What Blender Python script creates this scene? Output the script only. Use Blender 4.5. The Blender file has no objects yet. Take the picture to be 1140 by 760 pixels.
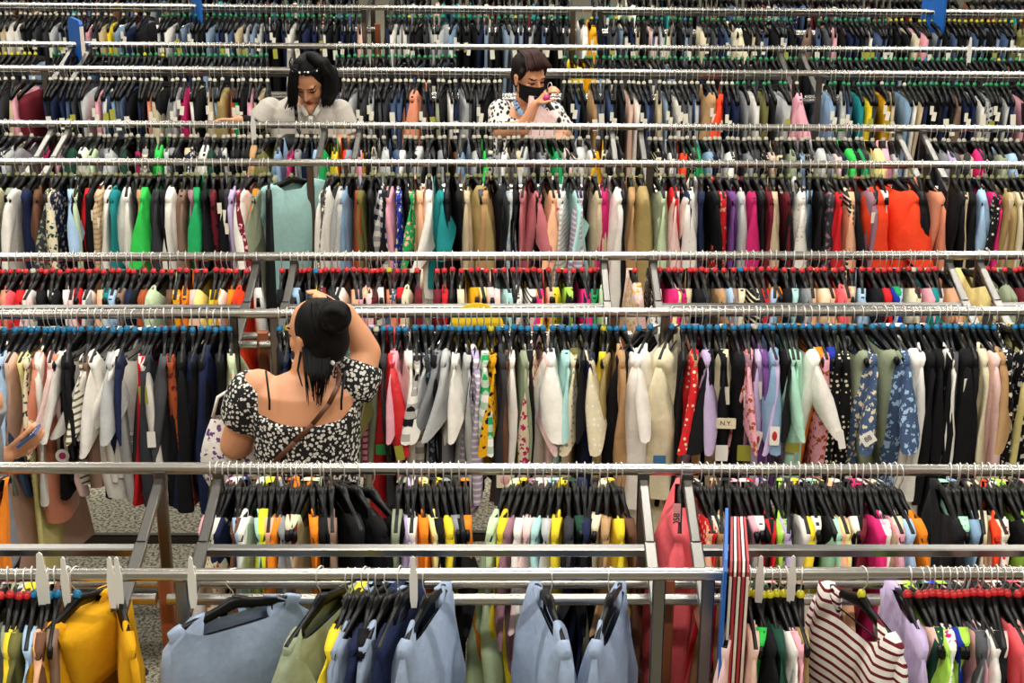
import bpy, bmesh, math, random
from mathutils import Vector, Matrix, Quaternion, noise
R = math.radians
PI = math.pi
rng = random.Random(11)
sc = bpy.context.scene
COL = sc.collection

# ------------------------------------------------------------------ camera
CAMZ, FPX, PITCH, ROLL = 3.58, 1900.0, 21.8, 0.22
cam_d = bpy.data.cameras.new('camera')
cam_d.sensor_width = 36.0
cam_d.lens = FPX / 1140 * 36
cam_d.clip_end = 80
cam = bpy.data.objects.new('camera', cam_d)
COL.objects.link(cam)
cam.matrix_world = Matrix.Translation((0, 0, CAMZ)) @ Matrix.Rotation(R(90 - PITCH), 4, 'X') @ Matrix.Rotation(R(ROLL), 4, 'Z')
sc.camera = cam
CM = cam.matrix_world.to_3x3()

def ray(px, py):
    return CM @ Vector(((px - 570) / FPX, (380 - py) / FPX, -1.0))

def at_z(px, py, z):
    """the point of the horizontal plane at height z seen at a pixel"""
    d = ray(px, py)
    t = (z - CAMZ) / d.z
    return Vector((d.x * t, d.y * t, z))

def at_y(px, py, y):
    d = ray(px, py)
    t = y / d.y
    return Vector((d.x * t, y, CAMZ + d.z * t))

sc.view_settings.view_transform = 'Standard'
sc.view_settings.look = 'None'
sc.view_settings.gamma = 1.0
sc.view_settings.use_curve_mapping = False
sc.view_settings.exposure = 0.0

# ------------------------------------------------------------------ colours
PAL = dict(black='121215', charcoal='35363b', dark_grey='505156', grey='86888b', light_grey='b7b9b8', white='e9e5dc', pearl='b8b1a7',
    cream='ded3b2', beige='c4b292', tan='b18c62', brown='6a4936', taupe='8b7060', navy='1a2342', denim='46597a',
    pale_denim='8498ad', light_blue='a5c3e0', dusty_blue='93a2ba', steel_blue='7f9cb8', royal_blue='20359f', teal='1d8486',
    aqua='a9d3cf', mint='a9d9c0', sage='929b80', olive='6c683a', green='1f9a58', bright_green='34c04f', lime='a8da52',
    pale_green='c4d8b0', yellow='e8cc30', pale_yellow='ecdf96', mustard='d39a12', orange='e8831f', vermilion='ee4524',
    coral='e9646c', salmon='d98a6c', peach='edb48f', pink='e6a5b2', pale_pink='ecc9c4', hot_pink='e22b76', magenta='b5205f',
    red='cf2229', maroon='6a1d28', lavender='b9a8cb', purple='6b4382', mauve='98707c', rust='a34f2c', khaki='a8935f',
    blush='dfb9a8', dusty_rose='b96a70', neon_yellow='dfe33a', dark_green='1d4436')

def lin(h):
    out = []
    for i in (0, 2, 4):
        c = int(h[i:i + 2], 16) / 255
        out.append(c / 12.92 if c <= 0.04045 else ((c + 0.055) / 1.055) ** 2.4)
    return (*out, 1.0)

MATS = {}
def new_mat(name):
    m = bpy.data.materials.new(name)
    m.use_nodes = True
    nt = m.node_tree
    return m, nt, nt.nodes['Principled BSDF']

def simple(name, hexc, rough=.5, metal=0.0, spec=.5, emit=None):
    if name in MATS: return MATS[name]
    m, nt, b = new_mat(name)
    b.inputs['Base Color'].default_value = lin(hexc)
    b.inputs['Roughness'].default_value = rough
    b.inputs['Metallic'].default_value = metal
    b.inputs['Specular IOR Level'].default_value = spec
    MATS[name] = m
    return m

PAT_SECOND = dict(floral='white', dots='white', plaid='white', stripes='white')
def cloth(col, pat='', second=None, satin=False):
    second = second or ('black' if col in ('white', 'cream', 'light_grey') and pat in ('plaid', 'stripes') else
                        'magenta' if col in ('white', 'cream') and pat == 'floral' else
                        'red' if col == 'beige' and pat == 'floral' else 'cream')
    key = ('cloth', col, pat, second, satin)
    if key in MATS: return MATS[key]
    m, nt, b = new_mat('fabric_%s_%s' % (col, pat or 'plain'))
    N, L = nt.nodes, nt.links
    tc = N.new('ShaderNodeTexCoord')
    base = N.new('ShaderNodeRGB'); base.outputs[0].default_value = lin(PAL[col])
    # weave colour variation
    nz = N.new('ShaderNodeTexNoise'); nz.inputs['Scale'].default_value = 60; nz.inputs['Detail'].default_value = 3
    L.new(tc.outputs['Object'], nz.inputs['Vector'])
    mp = N.new('ShaderNodeMapRange'); mp.inputs['To Min'].default_value = .88; mp.inputs['To Max'].default_value = 1.1
    L.new(nz.outputs['Fac'], mp.inputs['Value'])
    mul = N.new('ShaderNodeVectorMath'); mul.operation = 'SCALE'
    L.new(base.outputs[0], mul.inputs[0]); L.new(mp.outputs[0], mul.inputs['Scale'])
    out = mul.outputs[0]
    if pat:
        fac = None
        if pat == 'floral':
            v = N.new('ShaderNodeTexVoronoi'); v.inputs['Scale'].default_value = 42
            L.new(tc.outputs['Object'], v.inputs['Vector'])
            n2 = N.new('ShaderNodeTexNoise'); n2.inputs['Scale'].default_value = 120
            L.new(tc.outputs['Object'], n2.inputs['Vector'])
            a = N.new('ShaderNodeMath'); a.operation = 'ADD'
            L.new(v.outputs['Distance'], a.inputs[0]); L.new(n2.outputs['Fac'], a.inputs[1])
            c = N.new('ShaderNodeMath'); c.operation = 'LESS_THAN'; c.inputs[1].default_value = .86
            L.new(a.outputs[0], c.inputs[0]); fac = c.outputs[0]
        elif pat == 'dots':
            v = N.new('ShaderNodeTexVoronoi'); v.inputs['Scale'].default_value = 45; v.inputs['Randomness'].default_value = .35
            L.new(tc.outputs['Object'], v.inputs['Vector'])
            c = N.new('ShaderNodeMath'); c.operation = 'LESS_THAN'; c.inputs[1].default_value = .27
            L.new(v.outputs['Distance'], c.inputs[0]); fac = c.outputs[0]
        else:
            sep = N.new('ShaderNodeSeparateXYZ'); L.new(tc.outputs['Object'], sep.inputs[0])
            def band(o, w, duty):
                s = N.new('ShaderNodeMath'); s.operation = 'MULTIPLY'; s.inputs[1].default_value = 1 / w
                L.new(o, s.inputs[0])
                f = N.new('ShaderNodeMath'); f.operation = 'FRACT'; L.new(s.outputs[0], f.inputs[0])
                g = N.new('ShaderNodeMath'); g.operation = 'LESS_THAN'; g.inputs[1].default_value = duty
                L.new(f.outputs[0], g.inputs[0]); return g.outputs[0]
            if pat == 'stripes':
                fac = band(sep.outputs['Z'], .024, .36)
            else:
                a = band(sep.outputs['Z'], .05, .5); c = band(sep.outputs['Y'], .05, .5)
                s = N.new('ShaderNodeMath'); s.operation = 'ADD'; L.new(a, s.inputs[0]); L.new(c, s.inputs[1])
                h = N.new('ShaderNodeMath'); h.operation = 'MULTIPLY'; h.inputs[1].default_value = .5
                L.new(s.outputs[0], h.inputs[0]); fac = h.outputs[0]
        mx = N.new('ShaderNodeMix'); mx.data_type = 'RGBA'
        L.new(fac, mx.inputs[0]); L.new(out, mx.inputs[6]); mx.inputs[7].default_value = lin(PAL[second])
        out = mx.outputs[2]
    L.new(out, b.inputs['Base Color'])
    b.inputs['Roughness'].default_value = .38 if satin else .88
    b.inputs['Specular IOR Level'].default_value = .5 if satin else .2
    # fine wrinkles
    wz = N.new('ShaderNodeTexNoise'); wz.inputs['Scale'].default_value = 14; wz.inputs['Detail'].default_value = 4
    L.new(tc.outputs['Object'], wz.inputs['Vector'])
    bp = N.new('ShaderNodeBump'); bp.inputs['Strength'].default_value = .35; bp.inputs['Distance'].default_value = .02
    L.new(wz.outputs['Fac'], bp.inputs['Height']); L.new(bp.outputs[0], b.inputs['Normal'])
    MATS[key] = m
    return m

M_CHROME = simple('chrome_tube', 'bdb9b2', .27, 1.0)
M_STEEL = simple('brushed_steel_bar', '7d7b77', .3, 1.0)
M_DARKSTEEL = simple('dark_steel', '55524e', .4, .8)
M_RUST = simple('brown_painted_post', '8a4a28', .55)
M_WIRE = simple('hook_wire', 'e8e6e0', .35, .7)
M_PLASTIC = simple('black_plastic', '040405', .38, 0, .28)
M_WHITEP = simple('white_plastic', 'e8e6df', .4)
M_TAG = simple('price_tag_card', 'e9e4d2', .7)
M_TAGY = simple('price_tag_olive', 'a8a83c', .6)
M_RING = {k: simple('size_ring_' + k, h, .35) for k, h in dict(blue='1683b8', red='d8282c', green='1e8f55', yellow='d8d02c', white='d8d2bc', olive='8f9060').items()}

# ------------------------------------------------------------------ mesh builder
class MB:
    def __init__(s): s.v = []; s.f = []; s.m = []
    def add(s, vs, fs, mi=0):
        o = len(s.v); s.v.extend(vs)
        s.f.extend([tuple(i + o for i in f) for f in fs]); s.m.extend([mi] * len(fs))
    def rings(s, rings, cap0=True, cap1=True, mi=0, closed=True):
        n = len(rings[0]); vs = [p for r in rings for p in r]; fs = []
        for i in range(len(rings) - 1):
            for j in range(n if closed else n - 1):
                k = (j + 1) % n
                fs.append((i * n + j, i * n + k, (i + 1) * n + k, (i + 1) * n + j))
        if cap0: fs.append(tuple(reversed(range(n))))
        if cap1: fs.append(tuple((len(rings) - 1) * n + j for j in range(n)))
        s.add(vs, fs, mi)
    def tube(s, pts, r, n=8, mi=0, flat=1.0):
        pts = [Vector(p) for p in pts]; rr = r if isinstance(r, (list, tuple)) else [r] * len(pts)
        rings = []; up = None
        for i, p in enumerate(pts):
            d = (pts[min(i + 1, len(pts) - 1)] - pts[max(i - 1, 0)])
            d = d.normalized() if d.length > 1e-9 else Vector((0, 0, 1))
            if up is None:
                a = Vector((0, 0, 1)) if abs(d.z) < .9 else Vector((1, 0, 0))
                up = (a - d * a.dot(d)).normalized()
            else:
                up = (up - d * up.dot(d)); up = up.normalized() if up.length > 1e-6 else d.orthogonal().normalized()
            sd = d.cross(up)
            rings.append([p + (up * math.cos(2 * PI * k / n) + sd * flat * math.sin(2 * PI * k / n)) * rr[i] for k in range(n)])
        s.rings(rings, mi=mi)
    def bar(s, a, b, w, h, mi=0, up=(0, 0, 1)):
        """rectangular bar from a to b; h measured along up"""
        a = Vector(a); b = Vector(b); d = (b - a).normalized(); u = Vector(up)
        u = (u - d * u.dot(d))
        u = u.normalized() if u.length > 1e-6 else d.orthogonal().normalized()
        r = d.cross(u); bv = min(w, h) * .15
        prof = [(-w/2+bv, -h/2), (w/2-bv, -h/2), (w/2, -h/2+bv), (w/2, h/2-bv), (w/2-bv, h/2), (-w/2+bv, h/2), (-w/2, h/2-bv), (-w/2, -h/2+bv)]
        s.rings([[p + r * x + u * y for x, y in prof] for p in (a, b)], mi=mi)
    def ball(s, c, r, seg=12, rg=8, mi=0, M=None):
        r = Vector(r) if isinstance(r, (tuple, list, Vector)) else Vector((r, r, r))
        rings = []
        for i in range(rg + 1):
            t = PI * (i + .0) / rg; t = min(max(t, .02), PI - .02)
            ring = []
            for j in range(seg):
                q = Vector((math.sin(t) * math.cos(2*PI*j/seg) * r.x, math.sin(t) * math.sin(2*PI*j/seg) * r.y, math.cos(t) * r.z))
                if M: q = M @ q
                ring.append(Vector(c) + q)
            rings.append(ring)
        s.rings(rings, mi=mi)
    def mesh(s, name, mats, smooth=True):
        me = bpy.data.meshes.new(name)
        me.from_pydata([tuple(v) for v in s.v], [], s.f)
        for m in (mats if isinstance(mats, (list, tuple)) else [mats]): me.materials.append(m)
        me.polygons.foreach_set('material_index', s.m)
        me.polygons.foreach_set('use_smooth', [smooth] * len(s.f))
        me.update()
        return me
    def build(s, name, mats, parent=None, smooth=True, loc=None):
        o = bpy.data.objects.new(name, s.mesh(name, mats, smooth)); COL.objects.link(o)
        if parent: o.parent = parent
        if loc is not None: o.location = loc
        return o

def link(name, me, parent=None):
    o = bpy.data.objects.new(name, me); COL.objects.link(o)
    if parent: o.parent = parent
    return o

def empty(name, loc=(0, 0, 0), rz=0):
    o = bpy.data.objects.new(name, None); COL.objects.link(o)
    o.empty_display_size = .1; o.location = loc; o.rotation_euler = (0, 0, rz)
    return o

def tag(o, label, cat, group=None, kind=None):
    if label: o['label'] = label
    if cat: o['category'] = cat
    if group: o['group'] = group
    if kind: o['kind'] = kind
    return o

def sharp(o, ang=40):
    me = o.data
    bm = bmesh.new(); bm.from_mesh(me)
    for e in bm.edges:
        if len(e.link_faces) == 2 and e.calc_face_angle(0) > R(ang): e.smooth = False
    bm.to_mesh(me); bm.free()
    return o

# ------------------------------------------------------------------ room
def plane_box(name, x0, x1, y0, y1, z0, z1, mat):
    m = MB(); v = [(x, y, z) for x in (x0, x1) for y in (y0, y1) for z in (z0, z1)]
    m.add([Vector(p) for p in v], [(0,1,3,2), (4,6,7,5), (0,4,5,1), (2,3,7,6), (0,2,6,4), (1,5,7,3)])
    o = m.build(name, mat, smooth=False); o['kind'] = 'structure'; return o

mf, nt, b = new_mat('speckled_carpet')
N, L = nt.nodes, nt.links
tc = N.new('ShaderNodeTexCoord'); nz = N.new('ShaderNodeTexNoise'); nz.inputs['Scale'].default_value = 75; nz.inputs['Detail'].default_value = 2
L.new(tc.outputs['Object'], nz.inputs['Vector'])
cr = N.new('ShaderNodeValToRGB'); e = cr.color_ramp.elements
e[0].position = .40; e[0].color = lin('4f4c43'); e[1].position = .56; e[1].color = lin('a9a48f')
L.new(nz.outputs['Fac'], cr.inputs[0]); L.new(cr.outputs[0], b.inputs['Base Color']); b.inputs['Roughness'].default_value = .8
M_WALL = simple('painted_wall', '8a867c', .85)
M_CEIL = simple('ceiling_tiles', '8f8c86', .9)
plane_box('floor', -8, 8, -1, 22, -.1, 0, mf)
plane_box('ceiling', -8, 8, -1, 22, 5.6, 5.7, M_CEIL)
plane_box('wall_back', -8, 8, 22, 22.15, 0, 5.6, M_WALL)
plane_box('wall_left', -8.15, -8, -1, 22, 0, 5.6, M_WALL)
plane_box('wall_right', 8, 8.15, -1, 22, 0, 5.6, M_WALL)
plane_box('wall_front', -8, 8, -1.15, -1, 0, 5.6, M_WALL)

# ceiling lamps: long fluorescent fittings running across the hall
M_EMIT, nt, b = new_mat('lit_diffuser')
b.inputs['Emission Color'].default_value = (1, .97, .9, 1); b.inputs['Emission Strength'].default_value = 4
M_HOUSE = simple('lamp_housing', 'd8d8d4', .5)
lamps = [(x, y) for y in (1.6, 5.0, 8.4, 11.8, 15.2) for x in (-4.2, 0, 4.2)]
hm = MB(); hm.bar((-1.25, 0, .05), (1.25, 0, .05), .34, .09)
hm = hm.mesh('lamp_housing', M_HOUSE, False)
dm = MB(); dm.bar((-1.2, 0, 0), (1.2, 0, 0), .28, .02)
dm = dm.mesh('diffuser', M_EMIT, False)
for i, (x, y) in enumerate(lamps):
    r = empty('ceiling_light', (x, y, 5.5))
    tag(r, 'long white fluorescent ceiling fitting hung over the clothing racks', 'ceiling light', 'fluorescent fittings over the sales floor')
    link('housing', hm, r); link('diffuser', dm, r)
    ld = bpy.data.lights.new('ceiling_light_glow', 'AREA'); ld.shape = 'RECTANGLE'; ld.size = 2.4; ld.size_y = .3
    ld.energy = 116; ld.color = (1, .96, .88)
    lo = bpy.data.objects.new('ceiling_light_glow', ld); COL.objects.link(lo); lo.location = (0, 0, -.03); lo.parent = r
w = bpy.data.worlds.new('world'); sc.world = w; w.use_nodes = True
w.node_tree.nodes['Background'].inputs[0].default_value = (.9, .95, 1, 1); w.node_tree.nodes['Background'].inputs[1].default_value = .1
# ------------------------------------------------------------------ rails and racks
ZR = 1.38
RAILS = {}
for k, (yl, yr) in dict(A1=(640, 638), A2=(520.5, 523.5), B1=(350, 346), B2=(286, 284), C1=(180, 183.5),
                        C2=(137.5, 143.5), D1=(76, 83), D2=(49, 56), E1=(5.5, 14)).items():
    RAILS[k] = (at_z(0, yl, ZR), at_z(1140, yr, ZR))
e0, e1 = RAILS['E1']
RAILS['E2'] = (e0 + Vector((-.1, .78, 0)), e1 + Vector((.1, .78, 0)))

def rail_y(k, x):
    a, b_ = RAILS[k]
    return a.y + (b_.y - a.y) * (x - a.x) / (b_.x - a.x)

RACKS = dict(A=('A1', 'A2', 640, [(-260, 126), (200, 735), (790, 1400)]),
             B=('B1', 'B2', 350, [(-260, 258), (304, 682), (742, 1104), (1142, 1500)]),
             C=('C1', 'C2', 182, [(-200, 14), (34, 344), (386, 690), (724, 1032), (1062, 1380)]),
             D=('D1', 'D2', 80, [(-200, 44), (66, 886), (912, 1350)]),
             E=('E1', 'E2', 10, [(-200, 404), (430, 638), (668, 1340)]))
RACKLAB = dict(A=['in front of the bare carpet, with mustard hoodie', 'carrying the dusty blue sweatshirts', 'carrying the striped burgundy top'],
               B=['with peach satin blouse, beside the vermilion cloth', 'in front of the woman touching her hair', 'carrying the long white cardigan', 'cut off beyond the floral dress'],
               C=['cut off beside the cream camisole', 'carrying the big aqua t-shirt', 'with tall khaki top near its middle', 'carrying the vermilion tops', 'with light blue shirt beyond the open gap'],
               D=['cut off behind the maroon trousers', 'behind both shoppers who face us', 'with long run of green-ringed trousers'],
               E=['topmost row, above the shopper in the pale shirt', 'topmost row, between two grey floor gaps', 'topmost row, with yellow-ringed hangers'])

def caster(parent, x, y):
    m = MB()
    m.tube([(x, y, .11), (x, y, .06)], .012, 8)
    m.bar((x, y - .018, .055), (x, y + .018, .055), .03, .05)
    m.tube([(x - .012, y, .03), (x + .012, y, .03)], .03, 14)
    return m.build('caster', M_PLASTIC, parent)

for rk, (f, bk, py, units) in RACKS.items():
    xs = [(at_z(a, py, ZR).x, at_z(b_, py, ZR).x) for a, b_ in units]
    for i, (x0, x1) in enumerate(xs):
        g0 = (xs[i - 1][1] + x0) / 2 if i else x0 - .3
        g1 = (x1 + xs[i + 1][0]) / 2 if i + 1 < len(xs) else x1 + .3
        cx = (x0 + x1) / 2; cy = (rail_y(f, cx) + rail_y(bk, cx)) / 2
        root = empty('clothing_rack', (cx, cy, 0))
        tag(root, 'chrome double-sided clothing rack unit ' + RACKLAB[rk][i], 'clothing rack', 'double-sided chrome clothing racks')
        P = lambda x, y, z: (x - cx, y - cy, z)
        for rl in (f, bk):
            m = MB()
            m.tube([P(g0, rail_y(rl, g0), ZR), P(g1, rail_y(rl, g1), ZR)], .0175, 16)
            for xe in ([x0] if i else []):
                m.tube([P(xe - .012, rail_y(rl, xe), ZR), P(xe + .012, rail_y(rl, xe), ZR)], .0195, 16)
            sharp(m.build('hanging_rail', M_CHROME, root))
        for xe in (x0, x1):
            yf, yb = rail_y(f, xe), rail_y(bk, xe)
            ym = (yf + yb) / 2
            m = MB()
            m.bar(P(xe, yb, ZR - .03), P(xe, ym + .01, ZR - .085), .028, .022)
            m.bar(P(xe, ym + .01, ZR - .088), P(xe, yf + .01, ZR - .135), .034, .022)
            sharp(m.build('end_bar', M_STEEL, root))
            m = MB()
            m.bar(P(xe, yf + .012, .1), P(xe, yf + .012, ZR - .01), .034, .022, up=(0, 1, 0))
            sharp(m.build('post', M_STEEL, root))
            m = MB()
            m.bar(P(xe, yb - .012, .1), P(xe, yb - .012, ZR - .01), .034, .022, up=(0, 1, 0))
            sharp(m.build('post', M_STEEL, root))
            m = MB(); m.bar(P(xe, yf - .06, .12), P(xe, yb + .06, .12), .045, .03)
            sharp(m.build('foot_bar', M_DARKSTEEL, root))
            for yy in (yf - .03, yb + .03): caster(root, xe - cx, yy - cy)
        m = MB()
        m.bar(P(x0, (rail_y(f, x0) + rail_y(bk, x0)) / 2, ZR - .1), P(x1, (rail_y(f, x1) + rail_y(bk, x1)) / 2, ZR - .1), .032, .026)
        sharp(m.build('centre_beam', M_STEEL, root))
        ex = .05 if rk in 'AB' else .02
        for dy in (-.035, .055):
            m = MB()
            a = x0 - ex * (2.0 if dy < 0 else .8); c = x1 + ex * (.8 if dy < 0 else 2)
            m.tube([P(a, (rail_y(f, a) + rail_y(bk, a)) / 2 + dy, ZR - .235), P(c, (rail_y(f, c) + rail_y(bk, c)) / 2 + dy, ZR - .235)], .0165, 14)
            sharp(m.build('stretcher', M_CHROME, root))
        m = MB()
        m.bar(P(x0, cy, .3), P(x1, cy, .3), .03, .04)
        m.bar(P(x0, cy - .2, .16), P(x1, cy - .2, .16), .03, .04)
        sharp(m.build('base_beam', M_DARKSTEEL, root))
        # diagonal brace
        m = MB(); m.bar(P(x1 - .02, cy, .32), P(x1 - .32, cy, .62), .02, .035); m.bar(P(x1-.32, cy, .62), P(x1 - .02, cy, .9), .02, .035)
        sharp(m.build('brace', M_DARKSTEEL, root))
        # brown centre upright, right end of the unit
        m = MB(); m.bar(P(x1 + .055, cy + .03, .02), P(x1 + .055, cy + .03, ZR - .2), .04, .04, up=(0, 1, 0))
        sharp(m.build('brown_upright', M_RUST, root))

# ------------------------------------------------------------------ hangers
AW = .182
def zarm(y): 
    y = abs(y); return -.076 - .24 * y - .35 * max(0, y - .14) ** 1.3

def hanger_meshes(lo=False):
    n = 4 if lo else 6
    h = MB(); pts = []
    st = 5 if lo else 9
    for k in range(st + 1):
        a = R(-40 + 220 * k / st)
        pts.append((0, -.0205 * math.cos(a) * -1, .0205 * math.sin(a)))
    pts = [(0, p[1], p[2]) for p in pts][::-1] + []
    # hook: over the rail then down to the neck
    pts = [(0, math.cos(R(t)) * .0205, math.sin(R(t)) * .0205) for t in ([-20, 30, 80, 130, 175] if lo else [-35, 0, 35, 70, 105, 140, 175])]
    pts += [(0, -.019, -.022), (0, -.004, -.045), (0, 0, -.078)]
    h.tube(pts, .0018, n)
    b_ = MB()
    prof = [(-.0068, -.007), (-.0045, -.019), (.0045, -.019), (.0068, -.007), (.005, .007), (-.005, .007)] if not lo else [(-.0075, -.02), (.0075, -.02), (.006, .008), (-.006, .008)]
    ys = [-.18, -.172, -.145, -.1, -.05, -.015, 0, .015, .05, .1, .145, .172, .18] if not lo else [-.18, -.13, -.05, 0, .05, .13, .18]
    rings = []
    for y in ys:
        s = 1.0 + (.1 if abs(y) > .17 else 0) + (.7 if abs(y) < .02 else 0)
        z = zarm(y) - (0 if abs(y) > .02 else -.006)
        rings.append([Vector((px_ * s, y, z + pz * (1.25 if abs(y) < .02 else 1))) for px_, pz in prof])
    b_.rings(rings)
    if not lo:   # trouser bar and clip notches
        b_.tube([(0, -.15, -.13), (0, -.145, -.15), (0, .145, -.15), (0, .15, -.13)], .0028, 4)
        for s in (-1, 1): b_.bar((0, s * .1, zarm(.1) - .014), (0, s * .1, zarm(.1) - .03), .008, .012)
    r = MB()
    r.tube([(0, 0, -.07), (0, 0, -.062), (0, 0, -.05)], [.010, .0125, .009], 6 if lo else 8)
    return h, b_, r
HK, HB, HR = hanger_meshes()
ME_HOOK = HK.mesh('hook', M_WIRE); ME_HB = HB.mesh('hanger_body', M_PLASTIC)
ME_RING = {k: HR.mesh('size_ring_' + k, v) for k, v in M_RING.items()}
LO = hanger_meshes(True)
STUFF_H = {}    # rail -> list of (matrix, ring)

def make_hanger(M, ring, label, group):
    r = empty('clothes_hanger'); r.matrix_world = M
    tag(r, label, 'hanger', group)
    link('hook', ME_HOOK, r); link('hanger_body', ME_HB, r)
    if ring: link('size_ring', ME_RING[ring], r)
    return r

# ------------------------------------------------------------------ garments
def sp(c, e): return math.copysign(abs(c) ** e, c)

KIND = dict(t=('t-shirt', .62), s=('shirt', .72), b=('blouse', .62), v=('vest_top', .6), d=('dress', 1.02), j=('jacket', .74),
            k=('sweater', .64), c=('camisole', .5), g=('trousers', .98), e=('jeans', .95), w=('sweatshirt', .66), h=('hoodie', .66))
WORD = dict(t='t-shirt', s='shirt', b='blouse', v='vest top', d='dress', j='jacket', k='sweater', c='camisole', g='trousers', e='jeans', w='sweatshirt', h='hoodie')

def body_mb(kind, L, th, nw, scoop, tw, seed, W=1.0, flare=0.0, lo=False):
    r_ = random.Random(seed)
    n = 14 if lo else 26; lv = 6 if lo else 13
    if th > .075: n, lv = 48, 18
    if kind in 'vc': aw = .168
    else: aw = AW + .006
    nw = min(nw, aw - .03)
    ph = r_.uniform(0, 6.28); ph2 = r_.uniform(0, 6.28); sway = r_.uniform(-.02, .02)
    kf = r_.choice([3, 4, 5])
    m = MB(); rings = []
    bot = -(.14 + L)
    for i in range(lv):
        t = (i / (lv - 1)) ** 1.15
        ring = []
        for j in range(n):
            a = 2 * PI * j / n + PI / n
            ca, sa = math.cos(a), math.sin(a)
            if kind in 'ge':
                Wy = .178 - .06 * min(1, t * 1.6); 
            else:
                Wy = aw - .012 * math.sin(min(1, t * 4) * PI) + flare * t + (.03 * t if kind in 'd' else 0)
            Wy *= W if t > .05 else 1
            T = max(.0145, th * (.25 + .75 * min(1, t * 5) ** .7) * .5)
            y = Wy * sp(ca, .55); x = T * sp(sa, .55)
            amp = (.25 + .75 * t) * t ** .3
            x += amp * th * .38 * math.sin(kf * y / .2 + ph + 2.2 * t) + amp * .006 * math.sin(9 * y / .2 + ph2 + 3 * t)
            x += sway * t * t
            y *= 1 + .05 * amp * math.sin(3 * t + ph2)
            y0 = abs(aw * sp(ca, .55))
            if kind in 'ge': zt = -.14 - .004 * math.cos(a * 2)
            elif y0 >= nw: zt = zarm(y0) + .009
            else:
                u = math.sqrt(max(0, 1 - (y0 / nw) ** 2))
                zt = zarm(y0) + .009 - scoop * (u ** 1.3) * (1.25 if sa > 0 else .8)
            z = zt + (bot + .012 * math.sin(2 * a + ph) - zt) * t
            tt = tw * t
            ring.append(Vector((x * math.cos(tt) - y * math.sin(tt), x * math.sin(tt) + y * math.cos(tt), z)))
        rings.append(ring)
    m.rings(rings, False, False)
    for j in range(n // 2):          # cloth lies closed over the shoulders, open only at the neck
        k = (j + 1) % n; q0, q1 = n - 1 - j, (n - 2 - j) % n
        if j + 1 <= n // 2 - 1:
            ys = [abs(aw * sp(math.cos(2 * PI * i_ / n + PI / n), .55)) for i_ in (j, j + 1)]
            if min(ys) >= nw * .9 or kind in 'ge': m.f.append((j, q0, q1, k)); m.m.append(0)
    m.f.append((0, n - 1, n - 1, 0)) if False else None
    return m

def sleeve_mb(side, kind, ln, th, dx, seed, lo=False):
    r_ = random.Random(seed * 3 + side)
    n = 8 if lo else 14; lv = 3 if lo else 7
    long_ = ln > .3
    m = MB(); rings = []
    sk = r_.choice([-.6, -.35, .35, .6]) * (.5 if long_ else 1); z0 = zarm(AW) + .004; ph = r_.uniform(0, 6)
    for i in range(lv):
        s = i / (lv - 1)
        if long_: hy = .062 - .022 * s; cy_ = AW - .038 + .055 * s ** .7
        else: hy = .045 + .040 * s; cy_ = AW - .028 + .060 * s
        hx = max(.006, th * .33 * (.3 + .8 * min(1, s * 2)))
        ring = []
        for j in range(n):
            a = 2 * PI * j / n
            y = hy * sp(math.cos(a), .6); x = hx * sp(math.sin(a), .5)
            x += sk * y * s + dx * s ** 1.2 + .006 * math.sin(4 * s * (2 if long_ else 1) + ph + a)
            if s == 0: z = zarm(cy_ + y if cy_ + y < AW else AW) + .008 - (0 if y < 0 else y * .8)
            else: z = z0 - .012 - ln * s - (y * .75 if not long_ else y * .15) * s + (0 if not long_ else .008 * math.sin(9 * s + ph))
            ring.append(Vector((x, side * (cy_ + y), z)))
        rings.append(ring)
    m.rings(rings, True, False)
    return m

def hood_mb(th):
    m = MB(); rings = []
    for i in range(7):
        s = i / 6; ring = []
        for j in range(14):
            a = 2 * PI * j / 14
            ring.append(Vector((.035 + .02 * s + (.05 + .012*math.sin(s*PI)) * math.sin(a) * (1 - .35 * s), (.12 - .02 * s) * math.cos(a), -.1 - .17 * s - .02 * abs(math.cos(a)))))
        rings.append(ring)
    m.rings(rings, True, True)
    return m

CACHE = {}
def garment_parts(kind, L, th, nw, scoop, tw, var, W, flare, dx, lo):
    key = (kind, round(L, 2), round(th, 3), round(nw, 2), round(scoop, 2), round(tw, 1), var, round(W, 2), round(flare, 2), round(dx, 2), lo)
    if key in CACHE: return CACHE[key]
    b_ = body_mb(kind, L, th, nw, scoop, tw, var, W, flare, lo)
    out = {}
    ln = dict(t=.19, s=.52, b=.24, j=.55, k=.5, w=.54, h=.54, d=0).get(kind, 0)
    sl = []
    if ln:
        for side in (-1, 1):
            q = sleeve_mb(side, kind, ln, th, dx, var, lo)
            sl.append(q)
    if lo:
        for q in sl[:1]: b_.add(q.v, q.f)
        out['body'] = b_.mesh('garment', [cloth('black')]); out['sleeves'] = []
    else:
        out['body'] = b_.mesh('garment', [cloth('black')])
        out['sleeves'] = [q.mesh('sleeve', [cloth('black')]) for q in sl]
    CACHE[key] = out
    return out

TAGM = MB(); TAGM.bar((0, -.207, -.205), (.004, -.214, -.27), .03, .002, up=(0, 1, 0))
ME_TAG = TAGM.mesh('price_tag', M_TAG, False)
TAGM2 = MB(); TAGM2.bar((.004, -.222, -.185), (-.002, -.229, -.235), .024, .002, up=(0, 1, 0)); TAGM2.bar((-.014, -.223, -.15), (-.014, -.226, -.2), .02, .002, up=(0, 1, 0))
ME_TAG2 = TAGM2.mesh('price_tag', M_TAG, False)
ME_TAG3 = TAGM.mesh('price_tag', M_TAGY, False)

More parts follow.
